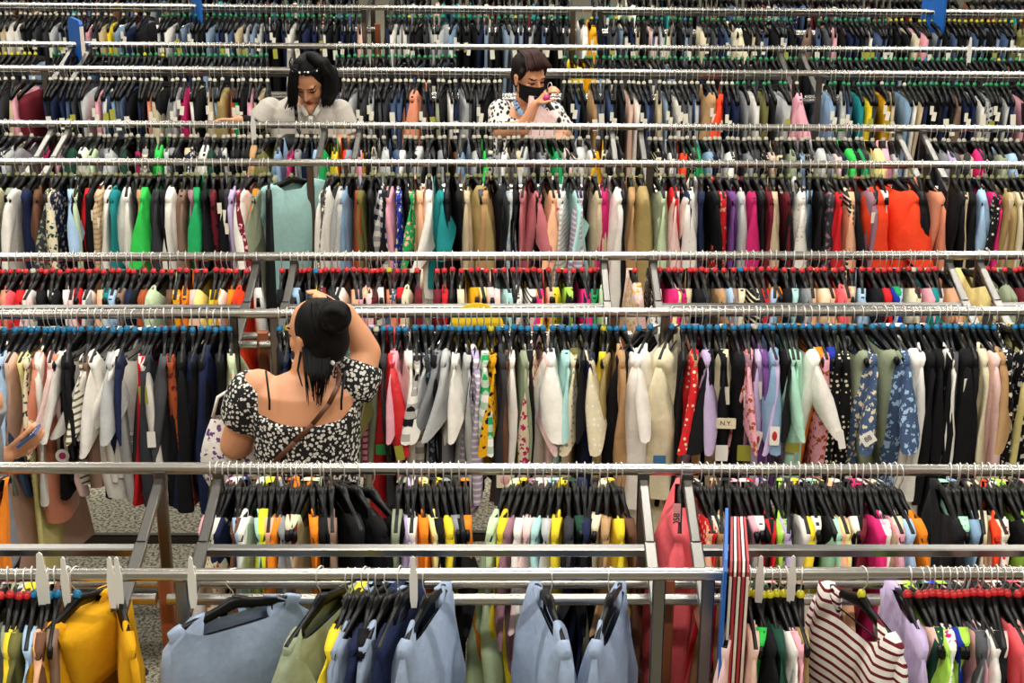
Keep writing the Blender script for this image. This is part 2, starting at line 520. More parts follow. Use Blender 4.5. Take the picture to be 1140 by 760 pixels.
STRAPS = {}
def straps_mesh():
    if 's' not in STRAPS:
        m = MB()
        for s in (-1, 1):
            for x in (-.007, .007):
                m.bar((0, s * .13, zarm(.13) + .01), (x, s * .14, zarm(.13) - .14), .009, .002, up=(1, 0, 0))
        STRAPS['s'] = m.mesh('strap', [cloth('black')])
    return STRAPS['s']

GARMENTS = []
COLW = lambda c: c.replace('_', ' ')
def set_mat(o, m):
    o.material_slots[0].link = 'OBJECT'; o.material_slots[0].material = m

def place(rail, X, spec, detail, Yaw=0.0):
    """spec: dict(col, kind, pat ...) -> garment hanging at world X of a rail"""
    k = spec['kind']; g = lambda n, d: spec.get(n, d)
    L = g('L', KIND[k][1]); th = g('th', .03); nw = g('nw', .12); scoop = g('scoop', .05)
    lo = detail == 0
    parts = garment_parts(k, L, th, nw, scoop, g('tw', 0.0), g('var', 0), g('W', 1.0), g('flare', 0.0), g('dx', 0.0), lo)
    y = rail_y(rail, X)
    o = link(KIND[k][0].replace('-', '_'), parts['body'])
    o.location = (X, y, ZR + g('dz', 0.0)); o.rotation_euler = (0, g('lean', 0.0), Yaw)
    m = cloth(spec['col'], g('pat', ''), g('second', None), g('satin', False))
    set_mat(o, m)
    for q in parts['sleeves']:
        s = link('sleeve', q, o); set_mat(s, cloth(g('slcol', spec['col']), g('pat', '') if 'slcol' not in spec else '', g('second', None), g('satin', False)))
    if k == 'c' or g('straps', 0):
        s = link('strap', straps_mesh(), o); set_mat(s, m)
    if k == 'h':
        s = link('hood', CACHE.setdefault('hood', hood_mb(.05).mesh('hood', [cloth('black')])), o); set_mat(s, m)
    if g('tag', 0):
        tg = link('price_tag', {1: ME_TAG, 2: ME_TAG2, 3: ME_TAG3}[g('tag', 0)], o)
        tg.location = (rng.uniform(-.006, .006), .018, rng.uniform(-.05, .02)); tg.rotation_euler = (0, 0, 0)
    GARMENTS.append(dict(o=o, rail=rail, X=X, spec=spec, yaw=Yaw))
    return o
# ------------------------------------------------------------------ what hangs on each rail
# x in the photo at the shoulder tip : colour : kind + options
ROWS = {}
ROWS['A1'] = dict(yt=690, detail=2, ring='red', sp=10.5, fill='black black black charcoal navy dark_grey white taupe'.split(), kinds='tttssbv',
    segs=[(-60, 100), (386, 430), (815, 892), (1008, 1240)],
    name='front rail', key='''
-48 white t; -36 navy s; -24 grey t; -12 light_grey s T5; 3 light_grey s T6 y-12; 14 sage b; 24 yellow t T3; 33 olive t; 41 light_blue t T3; 50 peach t T3 y8; 58 brown s; 66 taupe v;
136 mustard k y20 T6 L66; 88 mustard h y-26 T9 L66 N8 tw8 r0;
262 dusty_blue w y-58 T8 N15 S6 W11 L62 D3 r0; 358 sage t y-24 T9 N14 L62 S5 r0; 388 yellow t T3 y-12; 396 dusty_blue w y-14 T4; 407 dusty_blue w y-20 T5 N14; 422 navy b y-18 T4; 432 dusty_blue w y-18 T5 N14; 446 navy s y-15 T4; 474 dusty_blue w y-17 T11 N15 r0; 
612 dusty_blue w y13 T11 N15 L62 S7 r0; 678 dusty_blue w y-15 T10 N15 L62 S7 r0; 
820 pale_pink s T5 y-16; 832 blush s T3; 840 black t; 848 bright_green v T4 y-8; 856 dark_green t; 864 white t T3; 872 pink t T3 y6; 880 khaki v T3; 890 taupe v T3;
958 white s p:stripes s:maroon y24 T10 L70 N13 S12 dx3 r0;
1009 lavender s T4 y4; 1022 blush v; 1029 lime t; 1036 dark_green v; 1044 white t p:floral s:magenta; 1052 royal_blue v; 1060 lime v T4; 1067 pink s T4 y10; 1074 dark_grey t; 1082 white b T5 y8; 1090 grey t; 1098 black t; 1105 pale_pink s T5; 1112 coral t; 1120 blush k T5 y8; 1132 white t; 1140 navy t;1150 coral s;1162 white t;1175 teal s;1188 pink b
''')
ROWS['A2'] = dict(yt=580, detail=2, ring=None, sp=7.6, fill='black charcoal black navy dark_grey black taupe grey'.split(), kinds='ttsbv',
    segs=[(226, 372), (438, 520), (558, 692), (770, 1004), (1058, 1240)],
    name='back rail', key='''
-130 white t; -110 coral t; -90 navy t; -22 orange v y-4 T5 L60; 
232 cream t p:floral s:rust; 240 pink t; 247 white t; 254 navy t T4; 262 light_blue t T4; 270 brown t; 278 white t T4; 286 mint t; 293 neon_yellow t T4 N8; 300 peach t; 307 grey t; 314 orange t T4; 322 maroon t; 329 cream t T4 N9; 337 pale_green t; 345 orange t y8; 354 black d T5 y14; 
380 black d y22 T5; 396 black s y30 T6; 412 black d y36 T6; 
443 sage d T4 N8 L80; 452 lavender t; 460 white t; 468 orange t T5 N9; 476 pale_yellow t T4; 484 black t; 492 yellow b T4 N10; 501 grey t; 510 black t; 518 orange v;
562 pale_green t T5 y-14; 571 yellow t T3 y-12; 580 mauve t y-14; 589 white t y-12; 597 pale_pink t y-10; 606 aqua t y-10; 615 light_grey t T4 y-8; 624 yellow t T5 y-6; 633 charcoal t; 642 dark_green t; 651 navy t; 660 black t; 669 cream t N8 T4; 677 tan t N9; 686 yellow b T6 N10; 692 brown t;
760 coral j y-6 T15 L62 N7 r0; 
780 red t p:dots; 788 white t; 796 peach t T4; 804 tan t T4; 813 black t; 822 black t; 831 pink t T4; 840 white t; 848 red t T5; 856 black t; 864 lavender t T4; 873 lime t p:dots; 881 black t; 890 white t T4; 897 yellow b T5; 905 white t; 913 black t; 921 mint t T4; 929 pale_yellow t; 937 peach t T4; 946 white t; 954 black t; 962 maroon t; 969 hot_pink t T6 y6; 977 white s p:floral s:pink T4; 985 pink t p:floral; 992 cream t T4; 998 light_blue t T4 y8; 1004 orange s y14;
1059 black t T3 y0; 1067 mint t T3 y0 tw0; 1070 black t; 1078 steel_blue t T4; 1086 black t; 1094 cream t T5 N8; 1102 cream t T3; 1109 vermilion t; 1117 white t p:dots s:red; 1126 black t; 1134 lime t; 1143 peach t; 1152 black t; 1162 white t; 1172 pink t
''')
ROWS['B1'] = dict(yt=403, detail=2, ring='blue', sp=7.4, fill='black charcoal black navy black black dark_grey'.split(), kinds='ttssbd',
    segs=[(-120, 250), (306, 696), (734, 1118), (1140, 1230)],
    name='blue-ringed rail', key='''
-16 sage t; -4 denim s; 8 light_blue t T5 L62 y-6; 19 blush d T4; 26 cream b p:floral s:charcoal; 33 pale_yellow d T3; 42 white s T3; 48 salmon b T5 sat y-6 L75; 56 pale_pink t T4; 63 salmon v T4; 69 black t; 82 white t T7 y-20 D-3 N8; 92 taupe d T6 L95; 101 white t p:stripes s:olive; 108 white b T4; 118 white t T6 y-22 D-3 N8; 127 light_grey t T5; 134 navy t; 143 white t T6 y-18 D-3 N8; 154 white d T6 y6 N8 tg3 L70; 162 red d T3; 169 charcoal s T4; 177 dark_grey d T6 y8; 187 rust d p:floral s:maroon T6 y4 st; 198 black j T7 y6; 208 black d T7; 218 navy d T6; 226 black d T6; 234 navy j T6; 242 black d T5; 250 pale_green b p:floral s:peach T5 y10 L95;
306 black s; 316 navy t; 330 black t; 392 teal t; 400 olive t; 407 pink t s:magenta p:stripes T5 L68; 416 sage d T4; 424 charcoal s; 432 red b T8 y6 sat L85; 441 pink t T3; 449 white t T5 y8; 460 black t p:plaid s:white T6 y5 L85; 470 charcoal d p:floral s:steel_blue; 478 black s; 487 light_grey t T6 y-14 D-3 N8; 494 grey t T5 y-10 N8; 502 light_grey t T5 y-8 N8; 510 white t T4 N9; 517 light_grey s T4 y5; 523 lavender s p:stripes s:white T5 y8 N9; 531 black s; 538 green b p:plaid s:white T5 y3; 546 mustard b p:floral s:black T5 y4; 555 charcoal s T5; 563 white s T5 y8; 572 brown s T4; 580 sage s T4 y6; 588 black s; 597 cream s p:floral s:magenta T6 y-8 L78; 605 pale_pink b T4; 616 white t T10 y-3 L72 N8; 626 aqua t T4; 634 olive v T5; 641 cream b p:dots s:grey T5 y-3; 651 cream b T7 y6 D3 p:dots s:white; 664 navy d T8; 674 yellow v T4; 681 khaki s T4; 688 tan k T6 y5; 697 white t T6 y14; 
714 black j y-28 T9 r0; 727 white j T16 y-20 W9 N6 L68 r0; 751 cream k T16 y-18 W9 N6 L68 r0; 764 black s; 771 tan s T4 L90; 778 red b p:dots s:cream T6 y-6; 785 lavender b T5; 794 black b T9 y-5; 803 black s T4; 811 cream c T9 L60 y-5 tg1; 822 black d T7; 831 mauve d T4 L85; 838 pink b p:floral s:rust; 846 purple s T4; 851 lavender s T6 sat tg1; 858 lavender b T4; 866 steel_blue b T8 y-4 D-2; 875 black t; 883 mint t T4; 891 mint s T6 y-3; 900 white t T7 y10 D3; 908 orange v T4; 917 pink d p:floral s:rust T7; 927 royal_blue v T6 L80; 936 black d p:dots T8; 946 black d p:dots T7; 
956 sage c T8 L50; 966 denim b p:floral T7 y8; 980 sage c y20 T9 L46 N12 r0; 992 sage c T6 y16; 1002 denim b p:floral s:light_blue T9 y8 L80; 1014 white d T8 y8 N8 L100; 1024 white s T5; 1032 black s T6; 1042 black j T7 y6; 1053 white s T6 y8; 1062 black s T6; 1075 black j T12 y4 L80; 1086 black s T6; 1094 cream s T4; 1101 pale_pink s T5 y10; 1109 tan b T6 y8; 1118 black d p:floral s:white T8 y6; 1142 black d p:floral s:white T8 y6; 1150 pale_yellow t T6; 1162 white t; 1180 black s; 1200 pink t
''')
ROWS['B2'] = dict(yt=328, detail=1, ring='red', sp=6.5, fill='black black charcoal black navy dark_grey black maroon'.split(), kinds='ttsbv',
    segs=[(-120, 262), (306, 466), (480, 676), (722, 1060), (1104, 1240)],
    name='red-ringed rail', key='''
-30 white t; -12 red t; 8 salmon t; 17 coral t T4; 25 red t T4; 33 pale_pink t; 42 white t T3; 55 white t p:stripes; 63 black t;72 white t T3; 80 pale_pink t T4; 88 red t T4; 96 grey t; 104 white t T3;112 peach t T5; 122 teal t; 129 light_blue t T3; 140 taupe t; 158 black t; 168 rust t; 178 pale_green t T6 y-10; 188 brown t;197 mustard t p:floral s:cream; 205 orange t; 216 blush t T4; 226 pale_yellow t; 238 yellow t; 245 mustard t T4; 252 white t T5 y-8; 260 orange t; 272 vermilion s y-8 T5 L60 N6; 284 white t T5 y8 N6;
312 black t; 322 charcoal t p:floral s:white; 331 light_blue t T4; 350 yellow t; 384 white t N6 T4; 392 peach t; 399 pink t T3; 406 pale_pink t; 413 peach t; 419 white t T3; 432 salmon t T4; 441 denim t p:floral s:cream; 449 red t T4; 458 cream t; 
486 maroon t T4; 494 red t p:floral s:maroon; 503 black t; 513 cream t; 524 mustard t; 532 pale_yellow t; 541 pale_pink t; 551 pale_pink t N7 T4; 561 aqua t T4; 571 black t; 579 white t p:dots s:black; 587 white t p:stripes s:black; 594 yellow t T3; 601 hot_pink t T5; 611 peach t; 622 yellow t p:dots s:black T5; 630 lime t; 639 black t; 649 hot_pink t T5; 658 navy t; 664 green t T3; 671 pale_green t T3; 708 pale_pink d p:floral s:mustard T8 N6 y4 r0;
728 black t p:dots; 736 white t p:dots s:black; 746 hot_pink t T4; 753 magenta t; 760 pale_yellow t T4; 770 beige t T3; 783 charcoal t; 798 tan t; 808 light_blue t T4; 819 taupe t; 827 cream t T4; 840 charcoal t p:floral; 850 red t; 859 orange t; 866 light_blue t T4; 876 black t; 886 aqua t T5; 896 grey t; 905 peach t; 913 cream t; 921 peach t T3; 933 coral t; 941 salmon t T4; 952 beige t; 963 light_blue t T4 N7; 972 black t; 981 red t T3; 988 royal_blue t; 995 green t T3; 1004 light_blue t p:floral; 1016 cream t T5; 1029 pink t T4; 1038 teal t T5; 1046 white t T3; 1056 peach t T4;
1092 pale_yellow t y12 T6 L60; 1112 sage t y14 T9 L60; 1124 sage s T8; 1136 maroon t
''')
ROWS['C1'] = dict(yt=217, detail=2, ring='olive', sp=5.6, fill='black charcoal black navy black black dark_grey black'.split(), kinds='ttssbvd',
    segs=[(-80, 300), (364, 694), (728, 1030), (1060, 1200)],
    name='olive-ringed rail', key='''
-12 green t; 4 cream c T6 y-10; 14 sage c T6; 24 white t T6 y-14; 33 navy d T8; 44 brown s T6; 53 cream b p:floral s:dark_green T6; 61 charcoal b p:floral s:sage T5; 68 navy d p:floral s:beige T5; 75 light_blue t T5 y10; 83 pale_green s T5; 89 black t; 97 red v T7; 107 black d T7; 117 beige s p:stripes s:tan T5 y-8; 125 white s T5; 131 teal s T4; 140 white s T9 y6 D2; 148 black t;156 tan s T6; 164 bright_green b T8 L52; 174 charcoal s T8; 184 black s; 193 white s T9 y-4; 203 taupe s T7; 211 mauve s; 217 green t T8 y6; 226 black b; 235 maroon d p:floral s:black T6; 244 black s T6; 253 charcoal d T6; 262 lavender s T4; 268 maroon b p:floral s:pink T4; 278 white b T7 y-14; 288 orange c T4; 292 sage b T4 y-10; 322 aqua t y-60 T8 L56 N8 tg2 r0;
372 white s T8 y-18; 380 light_grey s T7; 388 steel_blue s T5; 395 rust s T4; 404 olive s T4; 413 black t; 421 navy s p:plaid s:white T7; 429 black t; 436 pink s T6 N8; 443 royal_blue s p:floral T4; 450 black t; 457 green b p:floral s:peach T4; 465 peach s T6 y6; 477 white b T7 y3; 488 teal t T7; 498 black s; 508 black d; 520 beige s T5; 529 khaki s T10 y16 N7; 542 tan s T8; 552 black s; 564 light_grey t p:floral s:steel_blue; 574 black s; 584 dusty_rose s; 594 dusty_rose t T7; 604 black t; 612 peach b T8 y6; 620 white d p:floral s:red T6; 630 white s p:stripes s:light_grey T5; 637 aqua t T4; 644 lavender s p:stripes s:white T6; 652 black t; 663 beige s T8; 674 magenta s T8 y-4; 685 white s T8 y6; 693 black s;
703 tan j T6 L95 N6 z; 714 khaki d T13 N6 y4 r0; 731 sage d T7; 740 pale_green s T6; 748 red d T6 y4 N7; 756 pale_pink s T6; 771 white t T11 y-8; 782 navy s; 790 black s; 801 red d p:floral s:peach T7; 810 purple s; 820 light_grey s T7; 832 magenta b T8 y6; 842 black s; 851 maroon s T5; 862 beige s T7; 871 maroon s; 880 black s; 892 white k p:dots s:beige T9 y-3; 903 steel_blue v T5; 911 black s; 920 charcoal d p:floral s:mauve T7; 931 red s T6; 944 peach s T7; 953 black t; 962 mauve s T7; 968 vermilion k T15 N6 y10 L62; 982 white v T4 N8; 998 vermilion b y24 T15 L50 r0; 1016 black k T11 y10; 1027 black s T8; 1035 salmon s T6 y12 L60;
1064 black s; 1072 beige s; 1080 black k T8; 1091 light_blue s T9 y-4; 1099 hot_pink s T4; 1106 black b p:dots T6; 1114 khaki s T6; 1122 beige d T6; 1130 cream s T5; 1138 taupe b p:floral
''')
ROWS['C2'] = dict(yt=166, detail=1, ring='white', sp=5.6, fill='black black charcoal black navy dark_grey black grey black'.split(), kinds='ttsbs',
    segs=[(-60, 30), (60, 300), (330, 345), (352, 690), (722, 990), (1030, 1190)], name='white-ringed rail', key='''
8 beige s T5 y-20; 24 light_grey s T6 y-14; 36 grey s y-14; 56 magenta t T6; 66 pink s T7 y10; 90 dark_green t; 102 white t T7; 112 pale_green t T6 N7; 130 light_grey t T7; 142 dark_green t; 155 magenta t; 165 grey s p:stripes T8; 181 bright_green t T9 N6; 190 light_grey t; 204 black t; 214 beige t; 232 white t T9 N6; 240 dark_green t T4; 250 light_grey t; 286 tan t T8 N5; 299 olive t T6; 312 steel_blue t T6; 332 magenta t; 352 light_blue t T6 N5; 366 green t T7 y-8 N7; 373 yellow t T5; 385 vermilion t T5; 393 pale_denim t T5 N6; 400 pink t T4; 406 mustard t T5; 428 light_grey t T7; 440 denim t; 452 white b; 471 light_grey t T9 N6; 490 grey t; 507 brown t; 516 steel_blue t; 528 light_grey t T6; 541 bright_green t T7 N6; 556 grey t; 566 white t; 572 beige t T4 N5; 586 light_grey t T8 N6; 600 grey t; 616 green t T8 y10; 626 pale_pink t T4; 645 light_grey t T12 N6; 654 white t; 665 mustard t T6 N6; 675 cream t T4 N5 y-8;
745 white t; 758 vermilion t T5; 771 green t T10 N6; 783 steel_blue t; 808 white t T7 N6; 826 grey t; 850 blush t; 862 cream t T5; 876 sage t T7; 890 steel_blue t; 907 light_grey t T9 N6; 920 pale_pink t; 937 bright_green t T9 N6; 950 green t T8 N6; 967 pale_yellow t T8 N6; 979 pink t T8 N6; 990 light_grey t; 1045 lavender t; 1062 beige t; 1077 hot_pink t T8 N6; 1102 sage t T7; 1113 light_blue t T6 N6; 1126 mauve t; 1137 yellow t T7
''')
ROWS['D1'] = dict(yt=106, detail=1, ring='white', sp=6.4, fill='black black denim light_grey navy charcoal black dark_grey grey beige black denim black white'.split(), kinds='gge', tagp=.38,
    segs=[(-60, 30), (52, 300), (372, 560), (628, 888), (918, 1190)], name='rail behind the shoppers', key='''
10 beige g T5; 22 pink g T5 y-10; 33 maroon g T10 y-16; 110 pink g T4; 130 steel_blue e; 168 salmon g T4; 172 cream g T8; 190 grey g T9; 203 magenta g T6 y4; 214 white g T5; 232 beige g T7; 246 khaki g T12 F4; 257 rust g T4; 264 green g T7; 278 pink g T6; 382 pink g T5; 440 denim e T5; 466 salmon k T12 y-10 W8; 488 sage g T5; 516 light_grey g T8; 660 tan g T4; 700 blush g T4; 
734 beige g T5;788 tan d T10 y6 L75; 803 vermilion t T6; 838 white g T5; 850 olive g T5; 868 light_grey g T5; 886 pink t T8; 923 steel_blue e T5; 938 light_grey g T7; 954 teal g T5; 960 yellow g T6; 980 mustard g T7; 1005 steel_blue g; 1048 navy g T8; 1062 taupe g T9; 1095 light_grey g p:floral s:black T6; 1130 pink g T6 y8
''')
ROWS['D2'] = dict(yt=74, detail=1, ring='green', sp=6.6, fill='black black black charcoal black navy'.split(), kinds='gge', tagp=.1,
    segs=[(-60, 46), (66, 190), (196, 300), (376, 512), (628, 884), (892, 1190)], name='second rail behind the shoppers', key='''
60 black j T8 y10; 76 white g T4; 96 denim e T5; 640 yellow j y10 T9 L55; 652 mustard k y16 T9;
''')
ROWS['E1'] = dict(yt=30, detail=1, ring='green', sp=6.2, fill='black denim black white black light_grey black light_grey navy beige charcoal black'.split(), kinds='ge', tagp=.4,
    segs=[(-60, 122), (180, 402), (432, 636), (680, 880), (908, 1120)], name='topmost full rail', key='''
20 white g T5; 102 pink e T9 y-4; 116 beige g T5; 122 yellow g T3; 136 pale_denim e T8 y-10; 150 navy e T9 y-12; 160 black g T9 y-8; 400 blush g T5; 506 steel_blue e T5; 648 white s T5; 658 mustard j y5 T8 L70; 664 navy e; 724 pale_pink g T7; 745 cream g T5; 780 cream g T5; 815 cream b T9; 897 taupe g T11 y-12; 926 pink g T6; 1008 cream g T6; 1018 pink g T5; 1032 grey g T4; 1128 olive j y-10 T12; 1140 mustard k T10
''')
ROWS['E2'] = dict(yt=2, detail=1, ring=None, sp=7.0, fill='black black brown denim maroon charcoal navy teal grey'.split(), kinds='ttb', tagp=.1,
    segs=[(-60, 396), (434, 634), (664, 1070), (1086, 1190)], name='last rail under the back wall', key='''
488 blush t T6 N5; 690 cream t T4; 702 white t T4
''')

OPT_NUM = {'y': ('yaw', R(1)), 'T': ('th', .01), 'L': ('L', .01), 'N': ('nw', .01), 'F': ('flare', .01), 'D': ('dx', .01), 'W': ('W', .1), 'S': ('scoop', .01)}
import re
def parse(key):
    out = []
    for it in key.replace('\n', ' ').split(';'):
        tk = it.split()
        if not tk: continue
        d = dict(px=float(tk[0]), col=tk[1], kind=tk[2])
        for o in tk[3:]:
            if o.startswith('p:'): d['pat'] = o[2:]
            elif o.startswith('s:'): d['second'] = o[2:]
            elif o == 'sat': d['satin'] = True
            elif o == 'st': d['straps'] = 1
            elif o == 'r0': d['alone'] = 1
            elif o.startswith('tg'): d['tag'] = int(o[2:])
            elif o.startswith('tw'): d['tw'] = R(float(o[2:]))
            elif o.startswith('dx'): d['dx'] = float(o[2:]) * .01
            elif o == 'z': pass
            else:
                k_, s_ = OPT_NUM[o[0]]; d[k_] = float(o[1:]) * s_
        out.append(d)
    return out

HANG = []
for rn, row in ROWS.items():
    keys = parse(row['key']); a, b_ = RAILS[rn]
    ymid = (a.y + b_.y) / 2
    specs = list(keys)
    used = sorted((k_['px'] - (5 if not k_.get('alone') else 22), k_['px'] + (5 if not k_.get('alone') else 22)) for k_ in keys)
    for s0, s1 in row['segs']:
        x = s0
        while x <= s1:
            hit = [u for u in used if u[0] < x < u[1]]
            if hit: x = max(h[1] for h in hit) + .2; continue
            nxt = min([u[0] for u in used if u[0] >= x] + [9999])
            if nxt - x < row['sp'] * .35 : x = nxt + .1; continue
            c = rng.choice(row['fill']); kd = rng.choice(row['kinds'])
            if kd == 'e': c = rng.choice(['denim', 'navy', 'charcoal', 'pale_denim', 'black', 'black', 'dark_grey'])
            sp_ = dict(px=x, col=c, kind=kd, fill=1)
            if rng.random() < .12 and kd not in 'ge': sp_['pat'] = rng.choice(['floral', 'dots', 'plaid', 'stripes'])
            specs.append(sp_); x += row['sp'] * rng.uniform(.85, 1.15)
    specs.sort(key=lambda d: d['px'])
    for d in specs:
        X = at_z(d['px'], row['yt'], ZR - .13 if rn not in ('E2',) else ZR).x
        if rn == 'E2': X = d['px'] / 1140 * 7.3 - 3.65
        d['var'] = rng.randint(0, 3)
        if d['kind'] == 't' and rn in ('A2', 'B2', 'C2', 'E2', 'C1') and not d.get('alone'): d['kind'] = rng.choice('ttbskvs')
        if 'th' not in d: d['th'] = rng.choice([.02, .024] if d.get('fill') else [.026])
        if 'yaw' not in d: d['yaw'] = R(rng.choice([-8, -4, 0, 3, 6, 9]))
        else: pass
        if 'tw' not in d: d['tw'] = R(rng.choice([-20, -10, 0, 10, 20]) if not d.get('alone') else 6)
        if 'nw' not in d: d['nw'] = rng.choice([.09, .105]) if rn not in ('C2', 'D2', 'E2') else rng.choice([.1, .12])
        if rn == 'B1': d['nw'] = rng.choice([.11, .125])
        if rn != 'A1' and not d.get('alone'): d['L'] = d.get('L', KIND[d['kind']][1]) * (.76 if d['kind'] != 'd' else .8) if d['kind'] not in 'ge' else KIND[d['kind']][1]
        if rn in ('B1', 'B2') and 55 < d['px'] < 235: d['L'] = min(d['L'], .5 if rn == 'B1' else .42)
        if 'L' in d: d['L'] = round(d['L'] + rng.choice([-.04, 0, .04]), 2)
        if rn != 'A1' and 'scoop' not in d and not d.get('alone'): d['scoop'] = .09
        if 'dx' not in d: d['dx'] = rng.choice([-.02, 0, .02])
        if d.get('tag') is None and rng.random() < row.get('tagp', .06) and not d.get('alone'): d['tag'] = rng.choice([1, 1, 2, 2, 3] if 'tagp' in row and rn in ('D1','E1') else [1, 2])
        if rn in ('D1', 'E1', 'D2') and d['kind'] in 'ge': d['nw'] = .1
        place(rn, X, d, 2 if row['detail'] == 2 else 0, d['yaw'])
        HANG.append((rn, X, d['yaw'], row['ring'], GARMENTS[-1]))

# ------------------------------------------------------------------ descriptions of garments
def gname(s):
    pat = {'floral': ' flowered', 'dots': ' dotted', 'plaid': ' checked', 'stripes': ' striped', '': ''}[s.get('pat', '')]
    return (COLW(s['col']) + pat + ' ' + WORD[s['kind']])
WHERE = dict(A1='on the front rail', A2='on the rail behind the dusty blue sweatshirts', B1='on the blue-ringed rail', B2='on the red-ringed rail',
             C1='on the aqua t-shirt rail', C2='on the rail before the masked shopper', D1='on the rail behind the masked shopper',
             D2='two rails behind the masked shopper', E1='on the top full rail', E2='on the last rail')
WSHORT = dict(D1='behind the masked shopper', A2='on the rail behind the sweatshirts', C2='before the masked shopper')
ORD = ['', 'first', 'second', 'third', 'fourth', 'fifth', 'sixth', 'seventh', 'eighth', 'ninth', 'tenth']
def ordw(n):
    if n <= 10: return ORD[n]
    return '%d%s' % (n, 'th' if 10 < n % 100 < 14 else {1: 'st', 2: 'nd', 3: 'rd'}.get(n % 10, 'th'))
def nwords(s): return len(s.replace('-', '-').split())
byrail = {}
for g_ in GARMENTS: byrail.setdefault(g_['rail'], []).append(g_)
seen = {}
LANDMARK = dict(A1='hoodie', A2='orange vest', B1='sage end', B2='salmon end', C1='cream camisole end', C2='beige end', D1='maroon trousers end', D2='black jacket end', E1='divider end', E2='wall end')
for rn, lst in byrail.items():
    lst.sort(key=lambda q: q['X'])
    for i, q in enumerate(lst):
        me_ = gname(q['spec']); big = q['spec'].get('th', 0) > .055
        l = COLW(lst[i - 1]['spec']['col']) if i else None
        r = COLW(lst[i + 1]['spec']['col']) if i + 1 < len(lst) else None
        if l and r: lab = '%s between %s and %s ones %s' % (me_, l, r, WHERE[rn])
        else: lab = '%s at the very end %s' % (me_, WHERE[rn])
        q['short'] = me_
        q['label'] = lab
    cnt = {}
    for q in lst: cnt[q['label']] = cnt.get(q['label'], 0) + 1
    num = {}
    for i, q in enumerate(lst):
        if cnt[q['label']] > 1 or nwords(q['label']) > 16:
            same = [z_ for z_ in lst if z_['short'] == q['short']]
            q['label'] = '%s, %s of its kind counted from the left end %s' % (q['short'], ordw(same.index(q) + 1), WHERE[rn])
        if nwords(q['label']) > 16:
            q['label'] = '%s, %s one from the left %s' % (q['short'], ordw(same.index(q) + 1), WSHORT.get(rn, WHERE[rn]))
        tag(q['o'], q['label'], {'t': 't-shirt', 's': 'shirt', 'b': 'blouse', 'v': 'top', 'd': 'dress', 'j': 'jacket', 'k': 'sweater', 'c': 'top', 'g': 'trousers', 'e': 'jeans', 'w': 'sweatshirt', 'h': 'hoodie'}[q['spec']['kind']],
            'clothes hanging ' + WHERE[rn])

# ------------------------------------------------------------------ hangers: the 300 in front one by one, the small far ones as a mass
quota = 300; stuff = []
for rn in ('A1', 'A2', 'B1', 'B2', 'C1', 'C2', 'D1', 'D2', 'E1', 'E2'):
    hs = [h for h in HANG if h[0] == rn]
    hs.sort(key=lambda h: abs(h[1]))
    for n_, (r_, X, yaw, ring, q) in enumerate(hs):
        inframe = abs(X) < 570 / FPX * math.hypot(rail_y(rn, X), 2.2) * 1.03
        M = Matrix.Translation((X, rail_y(rn, X), ZR + rng.uniform(-.004, .004))) @ Matrix.Rotation(yaw, 4, 'Z')
        rg = ring
        if rn == 'A1': rg = ('red' if q['spec']['px'] < 35 or q['spec']['px'] > 960 else 'blue' if q['spec']['px'] < 100 else 'yellow' if q['spec']['px'] > 800 else None)
        if rn in ('D1',) and (820 < q['spec']['px'] < 885 or q['spec']['px'] > 920): rg = 'green'
        if rn == 'E1' and q['spec']['px'] > 985: rg = 'yellow'
        if rn == 'D2' and q['spec']['px'] < 50: rg = 'yellow'
        if rn == 'E1' and q['spec']['px'] < 170: rg = 'white'
        if rng.random() < .06 and rg in ('blue', 'red', 'green'): rg = rng.choice(['white', 'blue', 'yellow'])
        if quota > 0 and inframe and rn in ('A1', 'A2', 'B1'):
            quota -= 1
            lab = 'black hanger%s holding %s' % ('' , q['label'])
            if nwords(lab) > 16: 
                lab = q['label'].replace(' of its kind counted', '').replace(' ones', '')
                lab = 'hanger of ' + lab
                if nwords(lab) > 16: lab = lab.replace('dusty blue sweatshirts', 'blue sweatshirts').replace(' the left end', ' left')
            if nwords(lab) > 16:
                allr = sorted([h for h in HANG if h[0] == rn], key=lambda h: h[1])
                lab = 'black hanger, %s counted from the left end %s' % (ordw([id(h[4]) for h in allr].index(id(q)) + 1), WHERE[rn])
            make_hanger(M, rg, lab, 'black hangers ' + WHERE[rn])
        else: stuff.append((M, rg))
sm = MB(); RK = ['blue', 'red', 'green', 'yellow', 'white', 'olive']
for M, rg in stuff:
    sm.add([M @ v for v in LO[0].v], LO[0].f, 0); sm.add([M @ v for v in LO[1].v], LO[1].f, 1)
    if rg: sm.add([M @ v for v in LO[2].v], LO[2].f, 2 + RK.index(rg))
so = sm.build('far_clothes_hangers', [M_WIRE, M_PLASTIC] + [M_RING[k_] for k_ in RK])
tag(so, 'dense mass of small black hangers with size rings on the farther rails', 'hangers', 'black hangers on the farther rails', 'stuff')
# ------------------------------------------------------------------ people
def remesh(mb, voxel, smooth=6, fac=.5):
    me = mb.mesh('tmp', [M_PLASTIC]); o = bpy.data.objects.new('tmp', me); COL.objects.link(o)
    md = o.modifiers.new('r', 'REMESH'); md.mode = 'VOXEL'; md.voxel_size = voxel; md.use_smooth_shade = True
    if smooth:
        s = o.modifiers.new('s', 'SMOOTH'); s.iterations = smooth; s.factor = fac
    dg = bpy.context.evaluated_depsgraph_get()
    me2 = bpy.data.meshes.new_from_object(o.evaluated_get(dg))
    bpy.data.objects.remove(o); bpy.data.meshes.remove(me)
    me2.materials.clear()
    me2.polygons.foreach_set('use_smooth', [True] * len(me2.polygons))
    return me2

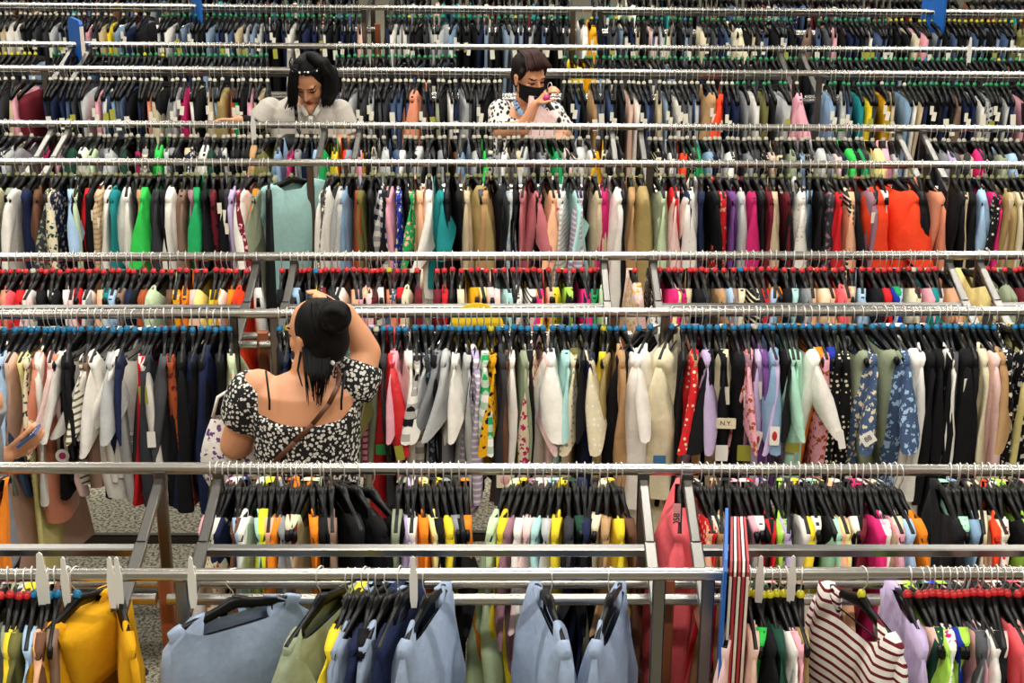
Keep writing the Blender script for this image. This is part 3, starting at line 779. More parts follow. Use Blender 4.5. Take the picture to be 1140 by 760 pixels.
def cap(m, p, q, r0, r1, n=14):
    p = Vector(p); q = Vector(q); d = (q - p); L_ = d.length; d.normalize()
    pts = []; rr = []
    for k in range(5):
        a = PI / 2 * k / 4
        pts.append(p - d * r0 * math.cos(a)); rr.append(max(r0 * math.sin(a), .0006))
    for k in range(5):
        a = PI / 2 * k / 4
        pts.append(q + d * r1 * math.sin(a)); rr.append(max(r1 * math.cos(a), .0006))
    m.tube(pts, rr, n)

def limb(m, pts, rr, n=14):
    for i in range(len(pts) - 1): cap(m, pts[i], pts[i + 1], rr[i], rr[i + 1], n)

def frame(fwd, up=(0, 0, 1)):
    f = Vector(fwd).normalized(); u = Vector(up); r = f.cross(u).normalized(); u = r.cross(f)
    return Matrix((r, f, u)).transposed()      # columns: right, forward, up

def head(m, c, H, s=1.0):
    c = Vector(c)
    def E_(o, r): m.ball(c + H @ (Vector(o) * s), Vector(r) * s, 16, 12, M=H)
    def C_(a, b_, r0, r1): cap(m, c + H @ (Vector(a) * s), c + H @ (Vector(b_) * s), r0 * s, r1 * s, 10)
    E_((0, -.008, .025), (.074, .094, .096)); E_((0, .02, -.04), (.058, .068, .066))
    E_((0, .066, -.094), (.022, .02, .018)); E_((-.03, .052, -.028), (.03, .03, .032)); E_((.03, .052, -.028), (.03, .03, .032))
    C_((0, .086, .012), (0, .106, -.028), .007, .0115); C_((-.012, .092, -.032), (.012, .092, -.032), .008, .008)
    C_((-.036, .076, .026), (.036, .076, .026), .012, .012)
    C_((-.016, .085, -.056), (.016, .085, -.056), .0065, .0065); C_((-.013, .083, -.067), (.013, .083, -.067), .0075, .0075)
    for e in (-1, 1):
        E_((e * .031, .073, .002), (.014, .012, .010))
        E_((e * .076, -.004, -.01), (.009, .018, .031)); E_((e * .08, -.012, .004), (.007, .014, .02))

def hand(m, wrist, dirn, palm_n, side, curl=.5, s=1.0, spread=.12):
    """five separate fingers; dirn = along the hand, palm_n = where the palm faces, side=+1: thumb on dirn x palm_n side"""
    d = Vector(dirn).normalized(); n = Vector(palm_n); n = (n - d * n.dot(d)).normalized(); t = d.cross(n) * side
    w_ = Vector(wrist)
    m.tube([w_ - d * .01, w_ + d * .02 * s, w_ + d * .05 * s, w_ + d * .085 * s], [.02 * s, .026 * s, .032 * s, .03 * s], 12, flat=.5) if False else None
    for k, u in enumerate((-.027, -.009, .009, .027)):
        cap(m, w_ + t * u * .45 * s, w_ + d * .085 * s + t * u * s, .013 * s, .0115 * s, 8)
        L_ = [.060, .072, .078, .070][k] * s
        b_ = w_ + d * .085 * s + t * u * s; dd = d + t * u * spread / .027
        pts = [b_]; ang = 0
        for j, fr in enumerate((.45, .30, .25)):
            ang += curl * (.6 + .5 * j)
            v = (dd.normalized() * math.cos(ang) + n * math.sin(ang))
            pts.append(pts[-1] + v * L_ * fr)
        limb(m, pts, [.0098 * s, .009 * s, .0082 * s, .0072 * s], 8)
    b_ = w_ + d * .03 * s + t * .026 * s
    p1 = b_ + (d * .5 + t * .7 + n * .3).normalized() * .035 * s
    p2 = p1 + (d * .9 + t * .2 + n * .5).normalized() * .03 * s
    p3 = p2 + (d * .9 - t * .1 + n * .5).normalized() * .024 * s
    limb(m, [b_, p1, p2, p3], [.015 * s, .0115 * s, .010 * s, .008 * s], 8)

def ell_loft(m, levels, n=28, cap0=True, cap1=True, e=.85, fold=0.0, seed=0):
    rings = []
    for i, (c, rx, ry, *rest) in enumerate(levels):
        tilt = rest[0] if rest else 0.0
        lift = rest[1] if len(rest) > 1 else 0.0
        ring = []
        for j in range(n):
            a = 2 * PI * j / n
            f = 1 + fold * math.sin(5 * a + seed + i * .5) + fold * .6 * math.sin(9 * a + seed * 2 + i)
            ring.append(Vector(c) + Vector((rx * f * sp(math.cos(a), e), ry * f * sp(math.sin(a), e), tilt * math.sin(a) * ry + lift * abs(math.cos(a)) ** 4)))
        rings.append(ring)
    m.rings(rings, cap0, cap1)

def skin_mat(name, hexc):
    m, nt, b = new_mat(name)
    b.inputs['Base Color'].default_value = lin(hexc); b.inputs['Roughness'].default_value = .5
    b.inputs['Subsurface Weight'].default_value = .12; b.inputs['Subsurface Radius'].default_value = (.01, .004, .002)
    return m
M_SKIN1 = skin_mat('warm_skin', 'd99a72'); M_SKIN2 = skin_mat('tan_skin', 'c88d68')
M_LIPS = simple('lips', '9c3f3c', .45); M_BROW = simple('brow_and_lash', '1c1210', .7)
M_HAIR = simple('black_hair', '080606', .6, 0, .18); M_HAIRB = simple('dark_brown_hair', '150c0b', .6, 0, .2); M_AUB = simple('auburn_hair', '2c120d', .6, 0, .2)
M_JEANS = cloth('denim')

def paint_face(me, c, H, s, mats):
    for m_ in mats: me.materials.append(m_)
    Hi = H.transposed()
    for p in me.polygons:
        q = (Hi @ (p.center - Vector(c))) / s
        mi = 0
        if q.y > .06:
            ax = abs(q.x)
            if (q.x / .023) ** 2 + ((q.z + .061) / .011) ** 2 < 1: mi = 1
            elif ((ax - .032) / .017) ** 2 + ((q.z - .002) / .0055) ** 2 < 1: mi = 2
            elif ((ax - .034) / .021) ** 2 + ((q.z - .026 - (ax-.034) * .12) / .0045) ** 2 < 1: mi = 2
        p.material_index = mi

def meshobj(name, me, parent, mats=None):
    if mats:
        me.materials.clear()
        for m_ in mats: me.materials.append(m_)
    o = bpy.data.objects.new(name, me); COL.objects.link(o); o.parent = parent
    return o

def strand(m, pts, r=.003):
    pts = [Vector(p) for p in pts]
    out = []
    for i in range(len(pts) - 1):
        for k in range(3): out.append(pts[i].lerp(pts[i + 1], k / 3))
    out.append(pts[-1]); n_ = len(out)
    m.tube(out, [r * (1 - .75 * (i / (n_ - 1)) ** 2) for i in range(n_)], 5)

def leg(m, hip, foot, rt=.085):
    hip = Vector(hip); foot = Vector(foot); kn = (hip + foot) / 2 + Vector((0, .0, .02))
    limb(m, [hip, kn, foot + Vector((0, 0, .07))], [rt, rt * .66, rt * .45])

M_FLOR, nt, b = new_mat('black_top_white_blossoms')
N, L = nt.nodes, nt.links
tc = N.new('ShaderNodeTexCoord'); v = N.new('ShaderNodeTexVoronoi'); v.inputs['Scale'].default_value = 74; v.inputs['Randomness'].default_value = .85
L.new(tc.outputs['Object'], v.inputs['Vector'])
n2 = N.new('ShaderNodeTexNoise'); n2.inputs['Scale'].default_value = 130; L.new(tc.outputs['Object'], n2.inputs['Vector'])
a_ = N.new('ShaderNodeMath'); a_.operation = 'MULTIPLY_ADD'; a_.inputs[1].default_value = .55
L.new(n2.outputs['Fac'], a_.inputs[0]); L.new(v.outputs['Distance'], a_.inputs[2])
c_ = N.new('ShaderNodeMath'); c_.operation = 'LESS_THAN'; c_.inputs[1].default_value = .70; L.new(a_.outputs[0], c_.inputs[0])
mx = N.new('ShaderNodeMix'); mx.data_type = 'RGBA'; mx.inputs[6].default_value = lin('0b0b0d'); mx.inputs[7].default_value = lin('dcdad2')
L.new(c_.outputs[0], mx.inputs[0]); L.new(mx.outputs[2], b.inputs['Base Color']); b.inputs['Roughness'].default_value = .8

M_LEOP, nt, b = new_mat('white_blouse_dark_marks')
N, L = nt.nodes, nt.links
tc = N.new('ShaderNodeTexCoord'); v = N.new('ShaderNodeTexVoronoi'); v.inputs['Scale'].default_value = 42
mpn = N.new('ShaderNodeMapping'); mpn.inputs['Rotation'].default_value = (.5, .6, .4); mpn.inputs['Scale'].default_value = (1.3, 1, .8)
L.new(tc.outputs['Object'], mpn.inputs[0]); L.new(mpn.outputs[0], v.inputs['Vector'])
c_ = N.new('ShaderNodeMath'); c_.operation = 'LESS_THAN'; c_.inputs[1].default_value = .43; L.new(v.outputs['Distance'], c_.inputs[0])
mx = N.new('ShaderNodeMix'); mx.data_type = 'RGBA'; mx.inputs[6].default_value = lin('e9e2da'); mx.inputs[7].default_value = lin('1c1a22')
L.new(c_.outputs[0], mx.inputs[0]); L.new(mx.outputs[2], b.inputs['Base Color']); b.inputs['Roughness'].default_value = .8

# ---- the woman in front, seen from behind
def build_back_woman():
    Y0 = 5.20
    P = lambda x, y, dy=0.0: at_y(x, y, Y0 + dy)
    hc = P(350, 372, .02)
    root = empty('person', (hc.x - .02, Y0, 0)); O = Vector(root.location)
    tag(root, 'person in black flowered off-shoulder top, back turned, one hand on her dark pinned hair', 'person')
    Q = lambda x, y, dy=0.0: P(x, y, dy) - O
    hcl = hc - O
    H = frame((-.80, .58, -.12))
    m = MB(); head(m, hcl, H, .98)
    nb = Q(342, 418, .01)
    limb(m, [hcl + Vector((0, -.015, -.05)), nb + Vector((0, .01, .02)), nb + Vector((0, 0, -.05))], [.055, .054, .07])
    shL = Q(288, 432, .02); shR = Q(392, 428, .03)
    # torso
    ztop = nb.z - .03
    cx = (shL.x + shR.x) / 2; z0 = (shL.z + shR.z) / 2
    ell_loft(m, [((cx, .0, z0 + .055), .06, .05), ((cx, .0, z0 + .03), .115, .075), ((cx, 0, z0), .165, .1), ((cx, 0, z0 - .08), .172, .12), ((cx, 0, z0 - .2), .165, .12),
                 ((cx, .0, z0 - .36), .15, .115), ((cx, 0, z0 - .5), .18, .135), ((cx, 0, z0 - .62), .185, .14), ((cx, 0, z0 - .7), .15, .12)], e=.95)
    eL = Q(262, 494, .05); wL = Q(300, 500, .27)
    limb(m, [shL, eL], [.066, .054]); limb(m, [eL, wL], [.052, .03])
    hand(m, wL, (.3, .9, .1), (0, 0, -1), 1, .5)
    eR = Q(408, 392, .10); wR = Q(385, 347, .10)
    limb(m, [shR, Q(402, 410, .07), eR], [.062, .056, .05]); limb(m, [eR, eR.lerp(wR, .4), wR], [.05, .046, .03])
    hand(m, wR, (Q(352, 322, .04) - wR), (-.3, -.2, -1), -1, .22, 1.0)
    hipz = z0 - .62
    for e in (-1, 1):
        leg(m, (cx + e * .085, 0, hipz), (cx + e * .1, .02, .03), .088)
        cap(m, (cx + e * .1, -.03, .05), (cx + e * .1, .13, .035), .035, .028)
    me = remesh(m, .0065, 5)
    paint_face(me, hcl, H, .98, [M_SKIN1, M_LIPS, M_BROW])
    b_ = bpy.data.objects.new('body', me); COL.objects.link(b_); b_.parent = root
    # hair pinned up
    h = MB()
    h.ball(hcl + H @ Vector((0, -.036, .030)), (.086, .094, .100), 20, 14, M=H)
    h.ball(hcl + H @ Vector((.0, -.075, -.01)), (.07, .05, .08), 16, 12, M=H)
    h.ball(Q(374, 352, -.07), (.052, .05, .055), 16, 12)
    h.ball(Q(360, 392, -.05), (.05, .035, .05), 16, 12)
    for k in range(40):
        a = rng.uniform(0, 6.28); c0 = Q(374, 352, -.075); b1 = rng.uniform(.6, 1.5)
        pts = [c0 + Vector((math.cos(a + t) * .05 * math.sin(b1), -.05 * math.cos(b1), math.sin(a + t) * .05 * math.sin(b1))) for t in (0, .3, .6, .9)]
        limb(h, pts, [.007, .009, .009, .006], 6)
    hm_ = remesh(h, .006, 3)
    ho = meshobj('hair', hm_, root, [M_HAIR])
    t = MB()
    for k in range(60):   # loose ends falling on the nape
        x = 352 + rng.uniform(-17, 17)
        x2 = 352 + (x - 352) * .45 + rng.uniform(-4, 4)
        strand(t, [Q(x, 381, -.04), Q((x + x2) / 2, 414, -.115), Q(x2, rng.uniform(418, 454), -.13)], .0038)
    for k in range(3): strand(t, [Q(335 + k * .8, 388, -.03), Q(331 + k * .5, 412, -.06), Q(336 + k * .5, 430, -.118)], .0025)
    for k in range(4): strand(t, [Q(368, 390, -.05), Q(368 + k * .5, 410, -.09), Q(362 + k, 428, -.12)], .0025)
    for k in range(60):
        a = rng.uniform(-1.3, 1.3); r_ = H @ Vector((0, -.026, .030)) + hcl
        pts = []
        for u in (0, .33, .66, 1):
            el = 1.15 - u * 1.5; az = a * (1 - .3 * u)
            pts.append(r_ + H @ Vector((.0915 * math.sin(az) * math.cos(el), -.101 * math.cos(az) * math.cos(el), .105 * math.sin(el))))
        strand(t, pts, .0028)
    t.build('loose_hair', M_HAIR, root)
    # top
    s = MB()
    ell_loft(s, [((cx, -.002, z0 - .10), .178, .130, -.1, .075), ((cx, 0, z0 - .13), .181, .133, -.1, .06), ((cx, 0, z0 - .2), .178, .135), ((cx, 0, z0 - .3), .172, .13),
                 ((cx, .0, z0 - .4), .175, .138), ((cx, 0, z0 - .5), .2, .155), ((cx, 0, z0 - .62), .212, .17), ((cx, 0, z0 - .68), .215, .175)], n=60, e=.92, fold=.012)
    # puffed sleeves
    def sleeve(a, b_, r):
        a = Vector(a); b_ = Vector(b_)
        s.tube([a.lerp(b_, t_) for t_ in (0, .12, .3, .55, .8, .93, 1)], [r * .72, r * .95, r * 1.08, r * 1.12, r * 1.1, r * 1.02, r * .95], 26)
    sleeve(shL + Vector((-.004, -.0, .035)), shL.lerp(eL, .62) + Vector((-.004, 0, 0)), .078)
    sleeve(shR + Vector((-.012, -.01, -.05)), shR.lerp(Q(404, 400, .08), .88), .074)
    sm_ = remesh(s, .0065, 3)
    meshobj('flowered_top', sm_, root, [M_FLOR])
    # straps
    st = MB()
    for xs_, x1_ in ((296, 300), (384, 380)):
        st.tube([Q(xs_, 413, -.04), Q(xs_ + (x1_ - xs_) * .3, 422, -.098), Q(x1_, 446, -.125), Q(x1_, 456, -.13)], .004, 6)
    st.build('shoulder_strap', M_PLASTIC, root)
    # crossbody strap
    cb = MB(); pts = [Q(377, 408, .02), Q(378, 415, -.06), Q(376, 430, -.12), Q(366, 450, -.135), Q(348, 472, -.14), Q(328, 492, -.143), Q(300, 520, -.13)]
    for i in range(len(pts) - 1): cb.bar(pts[i], pts[i + 1], .016, .005, up=(0, -1, 0))
    cb.build('brown_bag_strap', simple('brown_leather', '5d3520', .5), root)
    er = MB(); er.ball(Q(370, 404, -.075), .009, 10, 8); er.build('white_hair_pin', M_WHITEP, root)
    # jeans
    j = MB()
    ell_loft(j, [((cx, 0, z0 - .5), .188, .143), ((cx, 0, z0 - .62), .196, .152), ((cx, 0, z0 - .72), .18, .14)])
    for e in (-1, 1):
        leg(j, (cx + e * .09, 0, hipz - .03), (cx + e * .1, .02, .06), .102)
    meshobj('jeans', remesh(j, .009, 3), root, [M_JEANS])
    sh = MB()
    for e in (-1, 1): cap(sh, (cx + e * .1, -.04, .045), (cx + e * .1, .15, .035), .045, .034)
    meshobj('shoes', remesh(sh, .008, 2), root, [M_PLASTIC])
    # tote bag hanging at her left elbow: its own thing
    bg = MB(); c = P(250, 497, .12)
    lv = []
    for i in range(8):
        t_ = i / 7
        lv.append(((.0 + .03 * t_, .0, -.30 * t_), .045 + .06 * math.sin(t_ * 2.6), .02 + .045 * math.sin(t_ * 2.8)))
    ell_loft(bg, lv, n=24, cap0=False, fold=.04, seed=2)
    bo = bg.build('tote_bag', cloth('white', 'floral', 'purple'), loc=c + Vector((.01, -.02, .12)))
    hd = MB(); hd.tube([(-.04, 0, .0), (-.02, .01, .07), (.03, .02, .1), (.06, .03, .05), (.05, .02, 0)], .006, 6)
    hd.build('handle', cloth('white'), bo)
    tag(bo, 'white cloth bag with purple flowers hanging at the elbow of the flowered-top shopper', 'bag')
build_back_woman()

# ---- the woman in the pale shirt, looking down
def face_woman():
    Y0 = at_z(343, 155, ZR).y + .0
    Y0 = (rail_y('C2', -1) + rail_y('D1', -1)) / 2 - .02
    P = lambda x, y, dy=0.0: at_y(x, y, Y0 + dy)
    hc = P(346, 90, -.06)
    root = empty('person', (hc.x, Y0, 0)); O = Vector(root.location)
    tag(root, 'person in pale button shirt with long black hair and dotted headband, looking down', 'person')
    Q = lambda x, y, dy=0.0: P(x, y, dy) - O
    hcl = hc - O; S = 1.1
    H = frame((-.22, -.9, -.55))
    m = MB(); head(m, hcl, H, S)
    nb = Q(342, 122, .0)
    limb(m, [hcl + Vector((0, .03, -.06)), nb, nb + Vector((0, 0, -.06))], [.058, .055, .07])
    shL = Q(301, 122, .01); shR = Q(378, 124, .02)
    cx = (shL.x + shR.x) / 2; z0 = (shL.z + shR.z) / 2
    ell_loft(m, [((cx, .0, z0 + .05), .07, .055), ((cx, .0, z0 + .02), .13, .08), ((cx, 0, z0 - .02), .17, .1), ((cx, 0, z0 - .15), .175, .12), ((cx, 0, z0 - .35), .16, .115), ((cx, 0, z0 - .6), .185, .14), ((cx, 0, z0 - .68), .15, .12)])
    eL = Q(287, 140, -.05); wL = Q(264, 134, -.12)
    limb(m, [shL, eL], [.06, .046]); limb(m, [eL, wL], [.044, .028])
    hand(m, wL, (-1, -.2, .08), (0, -.3, -1), -1, .45)
    eR = Q(388, 152, -.03); wR = Q(366, 166, -.2)
    limb(m, [shR, eR], [.06, .046]); limb(m, [eR, wR], [.044, .028]); hand(m, wR, (-.6, -.7, 0), (0, 0, -1), 1, .5)
    hipz = z0 - .6
    for e in (-1, 1):
        leg(m, (cx + e * .085, 0, hipz), (cx + e * .1, -.02, .03)); cap(m, (cx + e * .1, .03, .05), (cx + e * .1, -.13, .035), .035, .028)
    me = remesh(m, .0065, 5); paint_face(me, hcl, H, S, [M_SKIN2, M_LIPS, M_BROW])
    b_ = bpy.data.objects.new('body', me); COL.objects.link(b_); b_.parent = root
    h = MB(); T = lambda p: hcl + H @ (Vector(p) * S)
    h.ball(T((0, -.026, .038)), Vector((.086, .098, .098)) * S, 20, 14, M=H)
    limb(h, [T((-.072, .04, .065)), T((-.088, .03, 0)), T((-.088, .02, -.07)) + Vector((0, 0, -.01)), Q(331, 122, -.10), Q(326, 130, -.1)], [.026, .030, .034, .03, .008]) if False else None
    # the photo's left curtain falls to the shoulder, the right one is fuller
    limb(h, [Q(333, 70, -.12), Q(327, 85, -.13), Q(326, 100, -.13), Q(326, 112, -.13), Q(322, 119, -.12)], [.03, .03, .033, .028, .008])
    limb(h, [Q(360, 70, -.10), Q(367, 85, -.08), Q(367, 100, -.08), Q(363, 110, -.1), Q(360, 118, -.11)], [.035, .04, .042, .03, .01])
    limb(h, [Q(368, 80, -.02), Q(370, 98, -.02), Q(366, 112, -.02)], [.04, .045, .03])
    limb(h, [Q(345, 62, -.14), Q(355, 70, -.15), Q(362, 82, -.13)], [.025, .024, .022])
    meshobj('hair', remesh(h, .007, 3), root, [M_HAIR])
    t = MB()
    for k in range(26):
        x = rng.uniform(-5, 5)
        strand(t, [Q(329 + x * .5, 72, -.165), Q(325 + x, 92, -.172), Q(325 + x, 110, -.165), Q(321 + x * 1.3, 118 + rng.uniform(0, 5), -.15)], .004)
        strand(t, [Q(357 + x * .5, 72, -.155), Q(366 + x, 90, -.13), Q(365 + x, 106, -.13), Q(361 + x * 1.3, 116 + rng.uniform(-4, 5), -.14)], .004)
    t.build('hair_strands', M_HAIR, root)
    hb = MB(); pts = [T((-.076 * math.cos(a), -.005 + .078 * math.sin(a), .112 + .004 * math.sin(a) - .012 * math.cos(a))) for a in [R(q) for q in range(-10, 200, 15)]]
    hb.tube(pts, .014 * S, 8, flat=.5)
    hb.build('headband', cloth('black', 'dots', 'white'), root)
    # shirt
    s = MB()
    ell_loft(s, [((cx, .01, z0 + .075), .07, .058, .5), ((cx, .0, z0 + .04), .145, .095, .2), ((cx, 0, z0 - .015), .182, .115), ((cx, 0, z0 - .15), .19, .14), ((cx, 0, z0 - .35), .18, .14), ((cx, 0, z0 - .6), .2, .16), ((cx, 0, z0 - .7), .205, .165)], n=60, fold=.008)
    for q_ in (shL, shR): s.ball(q_ + Vector((0, 0, .0)), .068, 16, 12)
    s.tube([shL + Vector((.01, 0, .005)), shL.lerp(eL, .5), shL.lerp(eL, .95)], [.074, .074, .068], 22)
    s.tube([shR + Vector((-.01, 0, .005)), shR.lerp(eR, .5), shR.lerp(eR, 1.0)], [.076, .074, .068], 22)
    meshobj('shirt', remesh(s, .007, 3), root, [cloth('pearl')])
    # open neck showing skin, collar leaves, placket, buttons, cuffs
    nk = MB(); a = Q(337, 117, -.1); b2 = Q(352, 117, -.1); c2 = Q(346, 128, -.148)
    nk.add([a, b2, c2, a + Vector((0, .03, 0)), b2 + Vector((0, .03, 0)), c2 + Vector((0, .03, 0))], [(0, 2, 1), (0, 1, 4, 3), (1, 2, 5, 4), (2, 0, 3, 5)])
    nk.build('neck_opening', M_SKIN2, root)
    cl = MB()
    for sx, xx in ((-1, 335), (1, 356)):
        cl.bar(Q(xx, 118, -.12), Q(346 + sx * 4, 129, -.158), .024, .006, up=(0, -1, .2))
    cl.build('collar', cloth('pearl'), root)
    pk = MB(); pk.bar(Q(346, 129, -.158), Q(346, 152, -.168), .022, .003, up=(0, -1, 0)); pk.build('placket', cloth('pearl'), root)
    bt = MB()
    for k in range(3): bt.ball(Q(346, 133 + k * 5.5, -.165), .006, 8, 6)
    bt.build('button', simple('button', 'b9a88c', .4), root)
    ar = MB(); ar.tube([eL.lerp(shL, .1), eL, eL.lerp(wL, .5), eL.lerp(wL, .85)], [.05, .05, .042, .034], 16)
    ar.build('black_arm_cover', cloth('black'), root)
    cb = MB(); pts = [Q(331, 108, -.06), Q(329, 118, -.125), Q(330, 130, -.165), Q(331, 142, -.17), Q(340, 160, -.18)]
    for i in range(len(pts) - 1): cb.bar(pts[i], pts[i + 1], .018, .005, up=(0, -1, 0))
    cb.build('bag_strap', M_PLASTIC, root)
    j = MB()
    ell_loft(j, [((cx, 0, z0 - .52), .19, .145), ((cx, 0, z0 - .62), .194, .15), ((cx, 0, z0 - .72), .17, .13)])
    for e in (-1, 1): leg(j, (cx + e * .09, 0, hipz - .03), (cx + e * .1, -.02, .06), .1)
    meshobj('trousers', remesh(j, .01, 3), root, [cloth('black')])
    # shoulder bag
    bp = P(336, 160, -.2); bg = MB()
    ell_loft(bg, [((0, 0, .05), .09, .02), ((0, 0, .03), .11, .04), ((0, 0, -.05), .12, .05), ((0, 0, -.1), .11, .045)], e=.6)
    bo = bg.build('shoulder_bag', M_PLASTIC, loc=bp)
    tag(bo, 'black shoulder bag worn across the pale shirt of the shopper looking down', 'bag')
face_woman()

# ---- the masked shopper
def masked():
    Y0 = (rail_y('C2', .1) + rail_y('D1', .1)) / 2 - .02
    P = lambda x, y, dy=0.0: at_y(x, y, Y0 + dy)
    hc = P(589, 86, -.03)
    root = empty('person', (hc.x, Y0, 0)); O = Vector(root.location)
    tag(root, 'person wearing black face mask and black-marked white blouse, holding up a hanger', 'person')
    Q = lambda x, y, dy=0.0: P(x, y, dy) - O
    hcl = hc - O; S = 1.02
    H = frame((.55, -.8, -.22))
    m = MB(); head(m, hcl, H, S)
    nb = Q(584, 118, .02)
    limb(m, [hcl + Vector((-.01, .02, -.05)), nb, nb + Vector((0, 0, -.06))], [.056, .055, .075])
    shL = Q(558, 126, .02); shR = Q(614, 128, .04)
    cx = (shL.x + shR.x) / 2; z0 = (shL.z + shR.z) / 2
    ell_loft(m, [((cx, .0, z0 + .05), .07, .055), ((cx, .0, z0 + .02), .12, .08), ((cx, 0, z0 - .02), .155, .1), ((cx, 0, z0 - .15), .165, .12), ((cx, 0, z0 - .35), .16, .12), ((cx, 0, z0 - .6), .185, .14), ((cx, 0, z0 - .68), .15, .12)])
    eL = Q(582, 142, -.2); wL = Q(597, 116, -.22)
    limb(m, [shL, Q(558, 146, -.05)], [.056, .046]); limb(m, [Q(558, 146, -.05), eL], [.046, .04]); limb(m, [eL, wL], [.04, .026])
    hand(m, wL, (.62, -.15, .75), (.6, .1, -.7), -1, .5, 1.02)
    eR = Q(628, 150, -.02); wR = Q(622, 150, -.22)
    limb(m, [shR, eR], [.056, .044]); limb(m, [eR, wR], [.042, .028]); hand(m, wR, (-.2, -.9, .1), (0, 0, -1), 1, .6)
    hipz = z0 - .6
    for e in (-1, 1):
        leg(m, (cx + e * .085, 0, hipz), (cx + e * .1, -.02, .03)); cap(m, (cx + e * .1, .03, .05), (cx + e * .1, -.13, .035), .035, .028)
    me = remesh(m, .0062, 4); paint_face(me, hcl, H, S, [M_SKIN1, M_LIPS, M_BROW])
    b_ = bpy.data.objects.new('body', me); COL.objects.link(b_); b_.parent = root
    T = lambda p: hcl + H @ (Vector(p) * S)
    h = MB()
    h.ball(T((0, -.028, .045)), Vector((.084, .095, .088)) * S, 20, 14, M=H)
    h.ball(T((0, -.05, .0)), Vector((.076, .062, .085)) * S, 16, 12, M=H)
    h.ball(T((0, .03, .095)), Vector((.07, .06, .04)) * S, 16, 12, M=H)
    limb(h, [T((-.072, .03, .05)), T((-.078, .022, .01))], [.016, .010])
    limb(h, [T((.072, .03, .05)), T((.078, .022, .01))], [.016, .010])
    meshobj('hair', remesh(h, .007, 3), root, [M_HAIRB])
    t = MB()
    for k in range(90):
        x = rng.uniform(-.07, .07)
        strand(t, [T((x * .7, -.06, .135)), T((x * .9, .02, .148 - x * x * 4)), T((x * 1.1 + .01, .075, .125 - x * x * 6)), T((x * 1.15 + .015, .1, .085 + rng.uniform(-.01, .02)))], .0045)
    t.build('fringe', M_AUB, root)
    mk = MB(); rings = []
    for i in range(7):
        u = i / 6; z = -.002 - .108 * u; ring = []
        for j in range(13):
            a = R(-78 + 156 * j / 12)
            bul = 1 + .16 * math.sin(PI * min(1, u * 1.15)) * math.cos(a)
            rx = .075 - .012 * u; ry = .088 + (.030 if u < .25 else .022) * math.cos(a) ** 2 - .006 * u
            ring.append(T((rx * math.sin(a) * (1.05), .004 + ry * math.cos(a) * bul, z * (1 - .25 * abs(math.sin(a)) ** 3) - .01 * abs(math.sin(a)))))
        rings.append(ring)
    mk.rings(rings, False, False, closed=False)
    for e in (-1, 1):
        mk.tube([T((e * .07, .025, -.035)), T((e * .084, -.005, .012)), T((e * .085, -.022, .0)), T((e * .08, -.01, -.04)), T((e * .068, .02, -.075))], .0025, 5)
    mk.build('face_mask', cloth('black'), root)
    s = MB()
    ell_loft(s, [((cx, .01, z0 + .045), .085, .065, .6), ((cx, .0, z0 + .03), .125, .085, .3), ((cx, 0, z0 - .015), .172, .115), ((cx, 0, z0 - .15), .19, .14), ((cx, 0, z0 - .35), .19, .14), ((cx, 0, z0 - .62), .2, .16)], n=60, fold=.01)
    for q_ in (shL, shR): s.ball(q_ + Vector((0, 0, .004)), .074, 16, 12)
    s.tube([shL + Vector((.01, 0, .01)), shL.lerp(Q(558, 146, -.05), .5), Q(558, 146, -.05)], [.07, .074, .07], 22)
    s.tube([shR + Vector((-.01, 0, .01)), shR.lerp(eR, .5), shR.lerp(eR, 1.0)], [.07, .074, .07], 22)
    meshobj('blouse', remesh(s, .007, 3), root, [M_LEOP])
    ln = MB()
    pl = [Q(573, 112, -.03), Q(577, 122, -.13), Q(588, 134, -.165), Q(592, 146, -.17)]
    pr = [Q(604, 112, .0), Q(604, 122, -.12), Q(598, 134, -.165), Q(593, 146, -.17)]
    for q in (pl, pr):
        for i in range(3): ln.bar(q[i], q[i + 1], .028, .006, up=(0, -1, 0))
    ln.build('blue_neck_scarf', cloth('steel_blue', 'floral', 'navy'), root)
    j = MB()
    ell_loft(j, [((cx, 0, z0 - .52), .19, .145), ((cx, 0, z0 - .62), .194, .15), ((cx, 0, z0 - .72), .17, .13)])
    for e in (-1, 1): leg(j, (cx + e * .09, 0, hipz - .03), (cx + e * .1, -.02, .06), .1)
    meshobj('trousers', remesh(j, .01, 3), root, [cloth('navy')])
    # the hanger she holds, with a pale pink garment
    hp = P(612, 96, -.26)
    r = empty('clothes_hanger', hp, R(0))
    RM = Matrix.Translation(hp) @ Matrix.Rotation(R(14), 4, 'Y') @ Matrix.Rotation(R(28), 4, 'Z')
    r.matrix_world = RM
    tag(r, 'black hanger with pink size tag held up by the masked shopper', 'hanger')
    link('hook', ME_HOOK, r); link('hanger_body', ME_HB, r)
    pt = MB(); pt.tube([(0, 0, -.075), (.0, 0, -.045)], [.02, .016], 12); pt.build('pink_size_tag', simple('pink_plastic', 'd83a80', .4), r)
    g_ = link('vest_top', body_mb('v', .5, .03, .1, .06, .1, 5).mesh('vest_top', [cloth('pale_pink')]))
    g_.matrix_world = RM; tag(g_, 'pale pink sleeveless top held up on a hanger by the masked shopper', 'top')
masked()

